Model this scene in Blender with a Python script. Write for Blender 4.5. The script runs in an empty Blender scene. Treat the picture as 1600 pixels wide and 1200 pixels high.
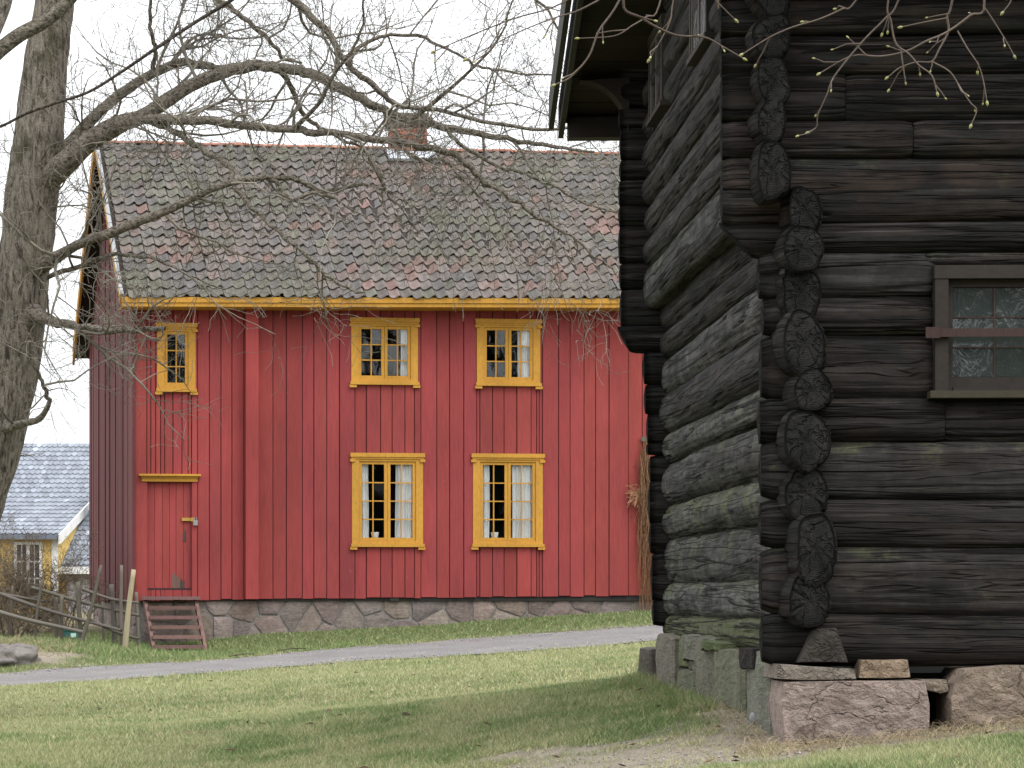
import bpy, math, random
import numpy as np
from mathutils import Vector
random.seed(7); rng = np.random.default_rng(7)
SC = bpy.context.scene; COL = SC.collection

# ---------------------------------------------------------------- camera, sky, sun, exposure
EYE, FP = 1.6, 4500.0                      # eye height, focal length in photo pixels
HOR = 937.0                                # photo row of the horizon
cam = bpy.data.cameras.new('camera'); camo = bpy.data.objects.new('camera', cam); COL.objects.link(camo)
camo.location = (0, 0, EYE); camo.rotation_euler = (math.radians(90), 0, 0)
cam.sensor_width = 36; cam.lens = FP/1600*36; cam.shift_y = (HOR-600)/1600
cam.clip_start = 0.1; cam.clip_end = 3000
SC.camera = camo
world = bpy.data.worlds.new('World'); SC.world = world; world.use_nodes = True
SUN_EL, SUN_AZ = math.radians(56), math.radians(140)     # azimuth from +Y towards +X: high, behind the right shoulder
wn = world.node_tree; wn.nodes.clear()
wo = wn.nodes.new('ShaderNodeOutputWorld')
sky = wn.nodes.new('ShaderNodeTexSky'); sky.sky_type = 'NISHITA'; sky.sun_disc = False
sky.sun_elevation = SUN_EL; sky.sun_rotation = SUN_AZ; sky.dust_density = 4.0
hs = wn.nodes.new('ShaderNodeHueSaturation'); hs.inputs['Saturation'].default_value = 0.25
wn.links.new(sky.outputs[0], hs.inputs['Color'])
b1 = wn.nodes.new('ShaderNodeBackground'); b1.inputs[1].default_value = 0.05
wn.links.new(hs.outputs[0], b1.inputs[0])
b2 = wn.nodes.new('ShaderNodeBackground'); b2.inputs[1].default_value = 0.85     # the closed cloud layer
tc = wn.nodes.new('ShaderNodeTexCoord'); nz = wn.nodes.new('ShaderNodeTexNoise'); nz.inputs['Scale'].default_value = 2.0
wn.links.new(tc.outputs['Generated'], nz.inputs['Vector'])
rp = wn.nodes.new('ShaderNodeValToRGB')
rp.color_ramp.elements[0].color = (0.86, 0.89, 0.94, 1); rp.color_ramp.elements[1].color = (1.05, 1.06, 1.07, 1)
wn.links.new(nz.outputs['Fac'], rp.inputs[0])
sx_ = wn.nodes.new('ShaderNodeSeparateXYZ'); wn.links.new(tc.outputs['Generated'], sx_.inputs[0])
mr = wn.nodes.new('ShaderNodeMapRange'); mr.inputs['To Min'].default_value = 0.86; mr.inputs['To Max'].default_value = 1.75   # overcast sky: brighter overhead
wn.links.new(sx_.outputs['Z'], mr.inputs['Value'])
vm = wn.nodes.new('ShaderNodeVectorMath'); vm.operation = 'SCALE'
wn.links.new(rp.outputs[0], vm.inputs[0]); wn.links.new(mr.outputs[0], vm.inputs['Scale']); wn.links.new(vm.outputs[0], b2.inputs[0])
ad = wn.nodes.new('ShaderNodeAddShader')
wn.links.new(b1.outputs[0], ad.inputs[0]); wn.links.new(b2.outputs[0], ad.inputs[1]); wn.links.new(ad.outputs[0], wo.inputs[0])
sl = bpy.data.lights.new('sun', 'SUN'); sl.energy = 1.0; sl.angle = math.radians(25); sl.color = (1, 0.97, 0.93)
slo = bpy.data.objects.new('sun', sl); COL.objects.link(slo)
d_ = Vector((math.sin(SUN_AZ)*math.cos(SUN_EL), math.cos(SUN_AZ)*math.cos(SUN_EL), math.sin(SUN_EL)))
slo.rotation_euler = d_.to_track_quat('Z', 'Y').to_euler(); slo.location = (20, -20, 30)
SC.view_settings.view_transform = 'Standard'; SC.view_settings.look = 'None'
SC.view_settings.exposure = 0.62; SC.view_settings.gamma = 1.0

# ---------------------------------------------------------------- helpers
def P(px, py, D): return np.array([(px-800)/FP*D, D, EYE+(HOR-py)/FP*D])

def vnoise(p, seed=0):
    p = np.asarray(p, float); i = np.floor(p).astype(np.int64); f = p-i; f = f*f*(3-2*f)
    def h(a, b, c):
        n = (a*73856093) ^ (b*19349663) ^ (c*83492791) ^ (seed*2654435761)
        n = (n & 0xffffffff).astype(np.uint64); n = ((n ^ (n >> np.uint64(13)))*np.uint64(1274126177)) & np.uint64(0xffffffff)
        n = ((n ^ (n >> np.uint64(16)))*np.uint64(2246822519)) & np.uint64(0xffffffff)
        return ((n >> np.uint64(8)) & np.uint64(0xffff)).astype(float)/65535
    x, y, z = i[..., 0], i[..., 1], i[..., 2]; u, v, w = f[..., 0], f[..., 1], f[..., 2]
    l = lambda a, b, t: a+(b-a)*t
    return l(l(l(h(x,y,z), h(x+1,y,z), u), l(h(x,y+1,z), h(x+1,y+1,z), u), v),
             l(l(h(x,y,z+1), h(x+1,y,z+1), u), l(h(x,y+1,z+1), h(x+1,y+1,z+1), u), v), w)
def fbm(p, seed=0, o=3):
    p = np.asarray(p, float); s = 0; a = 1; t = 0
    for k in range(o): s = s+a*vnoise(p*2**k, seed+k*17); t += a; a *= .5
    return s/t
def n2(x, y, sc, seed=0, o=3):
    x = np.asarray(x, float); y = np.asarray(y, float)
    return fbm(np.stack([x*sc, y*sc, np.zeros_like(x)+.37], -1), seed, o)

ORG = {}
def tag(o, label=None, cat=None, group=None, kind=None):
    if label: o['label'] = label
    if cat: o['category'] = cat
    if group: o['group'] = group
    if kind: o['kind'] = kind
    return o
def thing(name, loc, label, cat, group=None):
    o = bpy.data.objects.new(name, None); COL.objects.link(o); o.location = tuple(loc); o.empty_display_size = .2
    ORG[o.name] = np.array(loc, float)
    return tag(o, label, cat, group)
def make_mesh(name, V, F, mats, smooth=False, tint=None, uv=None, fm=None):
    me = bpy.data.meshes.new(name)
    V = np.asarray(V, float)
    if isinstance(F, np.ndarray):
        n, k = F.shape
        me.vertices.add(len(V)); me.vertices.foreach_set('co', V.ravel())
        me.loops.add(n*k); me.loops.foreach_set('vertex_index', F.ravel().astype(np.int32))
        me.polygons.add(n); me.polygons.foreach_set('loop_start', (np.arange(n)*k).astype(np.int32))
        me.update(calc_edges=True)
    else:
        me.from_pydata(V.tolist(), [], [list(map(int, f)) for f in F])
    for m in (mats if isinstance(mats, (list, tuple)) else [mats]): me.materials.append(m)
    if smooth: me.polygons.foreach_set('use_smooth', np.ones(len(me.polygons), bool))
    if fm is not None: me.polygons.foreach_set('material_index', np.asarray(fm, np.int32))
    at = me.attributes.new('tint', 'FLOAT_COLOR', 'POINT')
    c = np.ones((len(V), 4), np.float32)
    if tint is not None: c[:, :3] = np.asarray(tint, np.float32)
    at.data.foreach_set('color', c.ravel())
    if uv is not None:
        ul = me.uv_layers.new(name='UVMap'); li = np.zeros(len(me.loops), np.int32)
        me.loops.foreach_get('vertex_index', li); ul.data.foreach_set('uv', np.asarray(uv, np.float32)[li].ravel())
    me.update(); return me
def part(name, V, F, mat, parent=None, org=None, **k):
    """one mesh object; V in world coordinates"""
    V = np.asarray(V, float)
    if parent is not None: o0 = ORG[parent.name]
    elif org is not None: o0 = np.asarray(org, float)
    else: o0 = np.array([V[:, 0].mean(), V[:, 1].mean(), V[:, 2].min()])
    ob = bpy.data.objects.new(name, make_mesh(name, V-o0, F, mat, **k)); COL.objects.link(ob)
    if parent is not None: ob.parent = parent
    else: ob.location = tuple(o0)
    ORG[ob.name] = o0
    return ob
def inst(name, me, loc, parent):
    ob = bpy.data.objects.new(name, me); COL.objects.link(ob); ob.parent = parent
    ob.location = tuple(np.asarray(loc)-ORG[parent.name]); return ob
class MB:
    def __init__(s): s.V = []; s.F = []; s.T = []; s.M = []; s.n = 0
    def add(s, V, F, tint=(1, 1, 1), mi=0):
        V = np.asarray(V, float); s.V.append(V); s.F += [[i+s.n for i in f] for f in F]; s.n += len(V)
        s.T.append(np.broadcast_to(np.asarray(tint, float), (len(V), 3))); s.M += [mi]*len(F); return s
    def box(s, fn, a0, a1, b0, b1, c0, c1, tint=(1, 1, 1), mi=0):
        V = [fn(a, b, c) for a in (a0, a1) for b in (b0, b1) for c in (c0, c1)]
        return s.add(V, BOXF, tint, mi)
    def out(s, name, mat, parent=None, **k):
        return part(name, np.concatenate(s.V), s.F, mat, parent, tint=np.concatenate(s.T), fm=s.M, **k)
BOXF = [(0, 1, 3, 2), (4, 6, 7, 5), (0, 4, 5, 1), (2, 3, 7, 6), (0, 2, 6, 4), (1, 5, 7, 3)]
ident = lambda x, y, z: np.array([x, y, z])
def crom(pts, n):
    """smooth a polyline (rows: xyz + extras)"""
    p = np.asarray(pts, float); p = np.vstack([2*p[0]-p[1], p, 2*p[-1]-p[-2]]); out = []
    for i in range(1, len(p)-2):
        t = np.linspace(0, 1, n, endpoint=False)[:, None]; a, b, c, d = p[i-1:i+3]
        out.append(.5*(2*b+(c-a)*t+(2*a-5*b+4*c-d)*t*t+(3*b-a-3*c+d)*t**3))
    return np.vstack(out+[p[-2][None]])
def tube(pts, rad, k=5, rough=0, seed=0):
    p = np.asarray(pts, float); r = np.asarray(rad, float); n = len(p)
    t = np.gradient(p, axis=0); t /= np.linalg.norm(t, axis=1)[:, None]+1e-9
    ref = np.array([.31, .87, .38]); s = np.cross(t, ref); s /= np.linalg.norm(s, axis=1)[:, None]+1e-9
    q = np.cross(s, t); a = np.linspace(0, 2*np.pi, k, endpoint=False)
    ca, sa = np.cos(a)[None, :, None], np.sin(a)[None, :, None]
    rr = np.repeat(r[:, None], k, 1)
    if rough:
        L = np.concatenate([[0], np.cumsum(np.linalg.norm(np.diff(p, axis=0), axis=1))])
        A = np.stack([np.cos(a)[None]*2.2+0*L[:, None], np.sin(a)[None]*2.2+0*L[:, None], L[:, None]*3+0*a[None]], -1)
        rr = rr*(1+rough*(fbm(A, seed)*2-1))
    V = (p[:, None]+rr[..., None]*(ca*s[:, None]+sa*q[:, None])).reshape(-1, 3)
    i = np.arange(n-1)[:, None]*k; j = np.arange(k)[None]; j2 = (j+1) % k
    F = np.stack([i+j, i+j2, i+k+j2, i+k+j], -1).reshape(-1, 4)
    return V, F
class TB:   # many tubes, one mesh
    def __init__(s): s.V = []; s.F = []; s.T = []; s.n = 0
    def add(s, pts, rad, k=4, tint=(1, 1, 1), **kw):
        V, F = tube(pts, rad, k, **kw); s.V.append(V); s.F.append(F+s.n); s.n += len(V)
        s.T.append(np.broadcast_to(np.asarray(tint, float), (len(V), 3)))
    def out(s, name, mat, parent=None, **k):
        return part(name, np.concatenate(s.V), np.concatenate(s.F), mat, parent, tint=np.concatenate(s.T), smooth=True, **k)

# ---------------------------------------------------------------- materials
class M:
    def __init__(s, name, rough=.8, spec=.3):
        s.m = bpy.data.materials.new(name); s.m.use_nodes = True; s.t = s.m.node_tree
        s.b = s.t.nodes['Principled BSDF']; s.b.inputs['Roughness'].default_value = rough
        s.b.inputs['Specular IOR Level'].default_value = spec
    def n(s, ty, inp=None, **at):
        x = s.t.nodes.new('ShaderNode'+ty)
        for k, v in at.items(): setattr(x, k, v)
        for k, v in (inp or {}).items():
            if isinstance(v, bpy.types.NodeSocket): s.t.links.new(v, x.inputs[k])
            else: x.inputs[k].default_value = v
        return x
    def tint(s): return s.n('Attribute', attribute_name='tint').outputs['Color']
    def co(s, scale=(1, 1, 1), src='Object', rot=(0, 0, 0)):
        c = s.n('TexCoord').outputs[src]
        return s.n('Mapping', {'Vector': c, 'Scale': scale, 'Rotation': rot}).outputs[0]
    def noise(s, v, sc, det=4, rough=.55, dist=0):
        return s.n('TexNoise', {'Vector': v, 'Scale': sc, 'Detail': det, 'Roughness': rough, 'Distortion': dist}).outputs['Fac']
    def ramp(s, f, stops):
        r = s.n('ValToRGB', {'Fac': f}); e = r.color_ramp.elements
        while len(e) < len(stops): e.new(.5)
        for k, (p, c) in enumerate(stops):
            e[k].position = p; e[k].color = (c, c, c, 1) if isinstance(c, (int, float)) else (*c, 1)
        return r.outputs[0]
    def mix(s, f, a, b, mode='MIX'):
        x = s.n('Mix', data_type='RGBA', blend_type=mode)
        for i, v in ((0, f), (6, a), (7, b)):
            if isinstance(v, bpy.types.NodeSocket): s.t.links.new(v, x.inputs[i])
            else: x.inputs[i].default_value = v if i == 0 else (*v, 1)
        return x.outputs[2]
    def math(s, op, a, b=0.0, clamp=False):
        x = s.n('Math', operation=op, use_clamp=clamp)
        for i, v in ((0, a), (1, b)):
            if isinstance(v, bpy.types.NodeSocket): s.t.links.new(v, x.inputs[i])
            else: x.inputs[i].default_value = v
        return x.outputs[0]
    def color(s, c):
        if isinstance(c, bpy.types.NodeSocket): s.t.links.new(c, s.b.inputs['Base Color'])
        else: s.b.inputs['Base Color'].default_value = (*c, 1)
        return s
    def bump(s, h, dist=.01, strength=1.0):
        x = s.n('Bump', {'Height': h, 'Distance': dist, 'Strength': strength}); s.t.links.new(x.outputs[0], s.b.inputs['Normal']); return s

def paint(name, c, grain=(30, 30, 2), wear=None, rough=.75, fleck=None):
    m = M(name, rough)
    g = m.noise(m.co(grain), 1.5, 5); big = m.noise(m.co((1, 1, .5)), 1.3, 4)
    c2 = m.mix(m.ramp(g, [(.25, .78), (.7, 1.08)]), (0, 0, 0), c, 'MIX')
    c2 = m.mix(1.0, c2, m.ramp(big, [(.3, .82), (.7, 1.1)]), 'MULTIPLY')
    c2 = m.mix(1.0, c2, m.tint(), 'MULTIPLY')
    if wear:
        w = m.noise(m.co((14, 14, 3)), 2.2, 6, .7)
        c2 = m.mix(m.ramp(w, [(.66, 0), (.74, .8)]), c2, wear)
    if fleck:
        w = m.noise(m.co((1, 1, .6)), 26, 3, .6)
        c2 = m.mix(m.ramp(w, [(.735, 0), (.76, .7)]), c2, fleck)
    m.color(c2); m.bump(g, .004, .7); return m.m
RED = paint('red_paint', (.270, .044, .042), wear=(.23, .045, .04), fleck=(.42, .20, .18))
REDSHADE = paint('shaded_worn_red_paint', (.125, .028, .030), wear=(.075, .035, .033))  # darker red with worn spots; the gable's shade is put into the colour
YEL = paint('ochre_paint', (.50, .255, .038), grain=(18, 18, 8), wear=(.40, .19, .03))
WHITE = paint('white_paint', (.74, .74, .72))
YWALL = paint('yellow_wall_paint', (.70, .49, .16), grain=(3, 3, 20))
STEPM = paint('brown_red_step_paint', (.17, .095, .088), wear=(.25, .17, .15))
GREYW = paint('grey_old_wood', (.125, .108, .088), wear=(.07, .062, .052))
NEWW = paint('pale_new_wood', (.33, .27, .19))
PALEB = paint('pale_verge_paint', (.30, .30, .30), wear=(.14, .14, .14))
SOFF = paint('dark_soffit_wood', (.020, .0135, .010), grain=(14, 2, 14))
CASE = paint('dark_casing_wood', (.032, .025, .021), grain=(14, 14, 14), wear=(.052, .040, .034))
RUST = paint('rusty_iron', (.050, .026, .022), rough=.6)
BLACKW = paint('dark_weathered_plank', (.055, .053, .05), grain=(10, 10, 3), wear=(.13, .13, .125))
def plain(name, c, rough=.7, var=.25, sc=8, metal=0):
    m = M(name, rough); f = m.noise(m.co(), sc, 5)
    c2 = m.mix(1.0, c, m.ramp(f, [(.3, 1-var), (.7, 1+var)]), 'MULTIPLY'); c2 = m.mix(1.0, c2, m.tint(), 'MULTIPLY')
    m.color(c2); m.bump(f, .004, .4); m.b.inputs['Metallic'].default_value = metal; return m.m
MORTAR = plain('lime_mortar', (.19, .172, .16), .95, .3, 20)
ZINC = plain('zinc_flashing', (.45, .48, .52), .45, .15, 6)
STEEL = plain('padlock_steel', (.5, .5, .5), .35, .1, 30, 1)
BRASS = plain('brass_hasp', (.5, .32, .08), .4, .1, 30, .6)
CURT = plain('white_curtain_cloth', (.88, .89, .90), .9, .04, 3)
POTM = plain('white_glazed_pot', (.8, .8, .8), .35, .05)
DARKIN = plain('dark_interior', (.03, .028, .026), .9, .2)
TEAL = plain('teal_plastic', (.04, .13, .12), .5, .15)
BUDM = plain('bud_green', (.32, .31, .13), .6, .25, 90)
BRICKM = plain('chimney_brick', (.30, .115, .075), .9, .35, 22)
CAPM = plain('chimney_cap_stone', (.15, .13, .115), .9, .35, 10)
RIDGEM = plain('orange_ridge_clay', (.30, .135, .095), .85, .3, 9)
VINEM = plain('dry_vine', (.21, .115, .06), .9, .3, 20)
STRAWM = plain('dry_stem', (.30, .24, .15), .9, .3, 20)

def tile_mat():
    m = M('clay_pantile', .85); a = m.noise(m.co(src='Object'), 9, 6, .65)
    v = m.n('NewGeometry').outputs['Position']
    b = m.noise(v, 7, 5, .7); l = m.noise(v, .8, 4); l2 = m.noise(v, 30, 3)
    c = m.mix(1.0, m.tint(), m.ramp(b, [(.25, .6), (.75, 1.35)]), 'MULTIPLY')
    c = m.mix(m.ramp(m.math('MULTIPLY', l, b), [(.25, 0), (.36, .6)]), c, (.108, .105, .070))
    c = m.mix(m.ramp(l2, [(.70, 0), (.76, .6)]), c, (.32, .31, .28))
    m.color(c); m.bump(b, .008, .6); return m.m
TILE = tile_mat()

def stone_mat(name, c1, c2, sc=3.0, moss=0.0, crack=.02, iso_=False):
    m = M(name, .92, .2); v = m.n('NewGeometry').outputs['Position']
    a = m.noise(v, sc, 6, .65); b = m.noise(v, sc*7, 5, .7)
    ms = m.n('TexMusgrave') if False else None
    st = m.noise(m.n('Mapping', {'Vector': v, 'Scale': (2, 2, 7), 'Rotation': (.3, .25, 0)}).outputs[0], sc*.8, 6, .7, .25)
    if iso_:
        st = m.noise(v, sc*1.3, 7, .62, .3); ck = m.math('ABSOLUTE', m.math('SUBTRACT', m.noise(m.n('Mapping', {'Vector': v, 'Scale': (1, 1, 1.6), 'Rotation': (.2, .5, 0)}).outputs[0], sc*1.1, 4, .6, .4), .5)); ckm = m.math('MULTIPLY', m.ramp(ck, [(0, 1), (.006, .6), (.016, 0)]), m.ramp(a, [(.45, 0), (.6, 1)])); st = m.math('SUBTRACT', st, m.math('MULTIPLY', ckm, .22))
    c = m.mix(m.ramp(a, [(.3, 0), (.7, 1)]), c1, c2)
    if iso_: c = m.mix(m.math('MULTIPLY', ckm, .3), c, tuple(q*.4 for q in c2))
    c = m.mix(1.0, c, m.ramp(b, [(.25, .65), (.75, 1.3)]), 'MULTIPLY'); c = m.mix(1.0, c, m.tint(), 'MULTIPLY')
    if moss:
        g = m.noise(v, 2.3, 5, .6)
        c = m.mix(m.ramp(g, [(.62-moss*.3, 0), (.80-moss*.3, .85)]), c, (.105, .125, .045))
    m.color(c); m.bump(m.math('ADD', m.math('MULTIPLY', st, 1.4), m.math('MULTIPLY', b, .35)), crack, .9); return m.m
FSTONE = stone_mat('fieldstone', (.165, .13, .118), (.235, .195, .172), 2.4)
PSTONE = stone_mat('pink_granite', (.325, .27, .235), (.255, .215, .19), 3.0, .04, .09, True)
GSTONE = stone_mat('mossy_grey_stone', (.20, .19, .165), (.125, .125, .10), 4, .14, .035)
ROCKM = stone_mat('boulder_rock', (.15, .13, .12), (.21, .195, .18), 2, .1, .08, True)

def log_mat():
    # tint.r = blackness (0 weathered grey .. 1 tarred), tint.g = moss, tint.b = brown
    m = M('weathered_log', .82, .12); uv = m.n('TexCoord').outputs['UV']
    at = m.n('SeparateColor', {'Color': m.tint()}).outputs
    mp = lambda s: m.n('Mapping', {'Vector': uv, 'Scale': (*s, 1)}).outputs[0]
    fine = m.noise(mp((1.6, 46)), 1, 6, .65, .2); mid = m.noise(mp((.8, 10)), 1, 5, .6, .35); blot = m.noise(mp((2.5, 5)), 1, 5, .6)
    v = m.n('NewGeometry').outputs['Position']; iso = m.noise(v, 16, 6, .75); iso2 = m.noise(v, 4, 5, .65)
    # long drying cracks : thin dark lines along the grain
    cr = m.math('ABSOLUTE', m.math('SUBTRACT', m.noise(mp((.22, 8)), 1, 4, .5, .25), .5))
    crk = m.ramp(cr, [(0.0, 1), (.008, .9), (.018, 0)])
    cr2 = m.math('ABSOLUTE', m.math('SUBTRACT', m.noise(mp((.7, 24)), 1, 3, .5, .2), .5))
    crk2 = m.ramp(cr2, [(0.0, .8), (.02, 0)])
    crk = m.math('MAXIMUM', crk, m.math('MULTIPLY', crk2, .7))
    grey = m.mix(m.ramp(mid, [(.3, 0), (.7, 1)]), (.022, .0217, .0217), (.125, .121, .116))
    black = m.mix(m.ramp(mid, [(.3, 0), (.75, 1)]), (.0083, .0081, .0081), (.0235, .023, .0227))
    brown = m.mix(m.ramp(blot, [(.3, 0), (.7, 1)]), (.016, .0122, .0105), (.046, .032, .025))
    black = m.mix(m.math('MULTIPLY', m.ramp(blot, [(.40, 0), (.56, 1)]), at[2]), black, brown)
    grey = m.mix(1.0, grey, m.ramp(iso2, [(.3, .5), (.7, 1.6)]), 'MULTIPLY'); grey = m.mix(1.0, grey, m.ramp(iso, [(.3, .7), (.75, 1.35)]), 'MULTIPLY')
    stk = m.noise(mp((.45, 34)), 1, 5, .6, .15); black = m.mix(m.math('MULTIPLY', m.ramp(stk, [(.55, 0), (.68, .75)]), m.ramp(blot, [(.35, 0), (.6, 1)])), black, (.085, .082, .078))
    c = m.mix(at[0], grey, black)
    c = m.mix(1.0, c, m.ramp(fine, [(.28, .45), (.75, 1.7)]), 'MULTIPLY')
    nz_ = m.n('SeparateXYZ', {'Vector': m.n('NewGeometry').outputs['Normal']}).outputs[2]
    mf = m.math('ADD', m.math('MULTIPLY', iso2, 1.5), m.math('MULTIPLY', nz_, .22)); mf = m.math('ADD', mf, m.math('MULTIPLY', at[1], .75))
    mf = m.math('MULTIPLY', m.ramp(m.math('MULTIPLY', mf, .5), [(.52, 0), (.63, 1)]), m.math('MINIMUM', m.math('MULTIPLY', at[1], 2.0), .9))
    mf = m.math('MULTIPLY', mf, m.ramp(iso, [(.3, .35), (.7, 1)]))
    c = m.mix(mf, c, m.mix(iso, (.055, .062, .032), (.145, .165, .058)))
    c = m.mix(m.math('MULTIPLY', crk, .9), c, (.006, .005, .005))
    m.color(c)
    h = m.math('ADD', m.math('MULTIPLY', fine, .5), m.math('MULTIPLY', iso, .55)); h = m.math('ADD', h, m.math('MULTIPLY', mid, .6))
    h = m.math('SUBTRACT', h, m.math('MULTIPLY', crk, 1.3))
    m.bump(h, .011, 1.0); return m.m
LOG = log_mat()
def end_mat():
    m = M('log_end_grain', .9, .08); uv = m.n('TexCoord').outputs['UV']
    at = m.n('SeparateColor', {'Color': m.tint()}).outputs
    s = m.n('SeparateXYZ', {'Vector': uv}).outputs
    r = m.math('SQRT', m.math('ADD', m.math('MULTIPLY', s[0], s[0]), m.math('MULTIPLY', s[1], s[1])))
    a = m.math('ARCTAN2', s[1], s[0])
    v = m.n('NewGeometry').outputs['Position']; iso = m.noise(v, 34, 6, .75); low = m.noise(v, 7, 4)
    pol = m.n('CombineXYZ', {'X': m.math('MULTIPLY', a, 1.1), 'Y': m.math('MULTIPLY', r, 9.0), 'Z': at[1]}).outputs[0]
    cr = m.math('ABSOLUTE', m.math('SUBTRACT', m.noise(pol, 1.1, 3, .5, .5), .5)); crk = m.ramp(cr, [(0, 1), (.012, .8), (.03, 0)])
    ring = m.n('TexWave', {'Vector': m.n('CombineXYZ', {'X': r}).outputs[0], 'Scale': 26, 'Distortion': 2.5, 'Detail': 3}, wave_type='BANDS').outputs['Fac']
    c = m.mix(m.ramp(low, [(.3, 0), (.7, 1)]), (.012, .0117, .0117), (.030, .029, .0285))
    c = m.mix(1.0, c, m.ramp(iso, [(.25, .5), (.75, 1.5)]), 'MULTIPLY'); c = m.mix(m.math('MULTIPLY', crk, .7), c, (.005, .005, .005))
    m.color(c)
    m.bump(m.math('SUBTRACT', m.math('ADD', m.math('MULTIPLY', iso, .5), m.math('MULTIPLY', ring, .10)), m.math('MULTIPLY', crk, .8)), .014, 1.0)
    return m.m
ENDG = end_mat()

def bark_mat(name='grey_bark', zs_=.22):
    m = M(name, .92, .15); v = m.n('NewGeometry').outputs['Position']
    s = m.n('Mapping', {'Vector': v, 'Scale': (1, 1, zs_)}).outputs[0]
    rid = m.noise(s, 27, 5, .68, .5); fine = m.noise(v, 60, 4, .6); big = m.noise(v, 1.7, 4); mo = m.noise(v, 5, 5, .7)
    c = m.mix(m.ramp(rid, [(.36, 0), (.56, 1)]), (.062, .053, .043), (.335, .30, .255))
    c = m.mix(m.ramp(m.math('ADD', big, m.math('MULTIPLY', mo, .6)), [(.88, 0), (1.05, .7)]), c, (.085, .082, .042))
    c = m.mix(m.ramp(m.noise(v, 9, 4, .6), [(.66, 0), (.74, .45)]), c, (.30, .30, .26))
    c = m.mix(1.0, c, m.tint(), 'MULTIPLY'); c = m.mix(1.0, c, m.ramp(fine, [(.2, .7), (.8, 1.25)]), 'MULTIPLY')
    m.color(c); m.bump(m.math('ADD', rid, m.math('MULTIPLY', fine, .25)), .06, 1.0); return m.m
BARK = bark_mat(); LIMBB = bark_mat('limb_bark', 1.4)
def twig_mat(name, c1, c2):
    m = M(name, .85, .2); v = m.n('NewGeometry').outputs['Position']
    c = m.mix(m.ramp(m.noise(v, 3, 4), [(.35, 0), (.65, 1)]), c1, c2); c = m.mix(1.0, c, m.tint(), 'MULTIPLY')
    m.color(c); m.bump(m.noise(v, 80, 2), .004, .6); return m.m
TWIG = twig_mat('bare_twig', (.12, .105, .085), (.26, .235, .195))
SHRUBM = twig_mat('shrub_twig', (.13, .095, .065), (.22, .18, .13))
NEART = twig_mat('smooth_twig', (.075, .055, .045), (.16, .125, .105))

def glass_mat(name, base=None, wav=0.0):
    m = M(name); t = m.t; t.nodes.remove(m.b); out = t.nodes['Material Output']
    fr = m.n('Fresnel', {'IOR': 1.62}).outputs[0]
    gl = m.n('BsdfGlossy', {'Color': (1, 1, 1, 1), 'Roughness': .02})
    if base: tr = m.n('BsdfDiffuse', {'Color': (*base, 1)})
    else: tr = m.n('BsdfTransparent', {'Color': (.97, .98, .98, 1)})
    v = m.n('NewGeometry').outputs['Position']
    b = m.n('Bump', {'Height': m.noise(m.n('Mapping', {'Vector': v, 'Scale': (1, 1, .5), 'Rotation': (0, .5, 0)}).outputs[0], 11 if wav else 2, 5 if wav else 3, .55, .7 if wav else .3), 'Distance': wav or .0015, 'Strength': 1.0})
    t.links.new(b.outputs[0], gl.inputs['Normal'])
    f = m.math('MULTIPLY', fr, 1.1 if wav else .65, True)
    t.links.new(b.outputs[0], t.nodes['Fresnel'].inputs['Normal']) if wav else None
    mx = m.n('MixShader', {0: f, 1: tr.outputs[0], 2: gl.outputs[0]}); t.links.new(mx.outputs[0], out.inputs[0]); return m.m
GLASS = glass_mat('window_glass'); OLDGLASS = glass_mat('wavy_old_glass', (.035, .043, .041), .012)

def ground_mat():
    m = M('lawn_soil', .95, .1); v = m.n('NewGeometry').outputs['Position']
    a = m.noise(v, 9, 6, .7); b = m.noise(v, 55, 4, .7)
    c = m.mix(1.0, m.tint(), m.ramp(a, [(.25, .7), (.75, 1.3)]), 'MULTIPLY'); c = m.mix(1.0, c, m.ramp(b, [(.25, .55), (.75, 1.4)]), 'MULTIPLY')
    m.color(c); m.bump(m.math('ADD', a, m.math('MULTIPLY', b, .6)), .03, .9); return m.m
SOIL = ground_mat()
def gravel_mat():
    m = M('fine_gravel', .95, .15); v = m.n('NewGeometry').outputs['Position']
    a = m.noise(v, 1.2, 5, .6); b = m.noise(v, 45, 3, .8); vo = m.n('TexVoronoi', {'Vector': v, 'Scale': 55}).outputs
    c = m.mix(m.ramp(a, [(.3, 0), (.7, 1)]), (.225, .213, .207), (.30, .288, .282))
    c = m.mix(1.0, c, m.ramp(b, [(.25, .6), (.75, 1.35)]), 'MULTIPLY'); c = m.mix(.4, c, m.mix(1.0, c, vo['Color'], 'MULTIPLY'))
    m.color(c); m.bump(m.math('ADD', b, vo['Distance']), .02, .7); return m.m
GRAVEL = gravel_mat()
def blade_mat():
    m = M('grass_blade', .7, .25); m.color(m.tint())
    m.b.inputs['Subsurface Weight'].default_value = 0
    tr = m.n('BsdfTranslucent', {'Color': m.tint()}); mx = m.n('MixShader', {0: .25, 1: m.b.outputs[0], 2: tr.outputs[0]})
    m.t.links.new(mx.outputs[0], m.t.nodes['Material Output'].inputs[0]); return m.m
BLADE = blade_mat()
def slate_mat():
    m = M('grey_slate', .6, .4); v = m.n('NewGeometry').outputs['Position']
    a = m.noise(v, 1.5, 4); b = m.noise(v, 12, 4)
    c = m.mix(1.0, m.tint(), m.ramp(a, [(.3, .85), (.7, 1.15)]), 'MULTIPLY'); c = m.mix(1.0, c, m.ramp(b, [(.3, .8), (.7, 1.2)]), 'MULTIPLY')
    m.color(c); m.bump(b, .01, .4); return m.m
SLATE = slate_mat()

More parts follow.
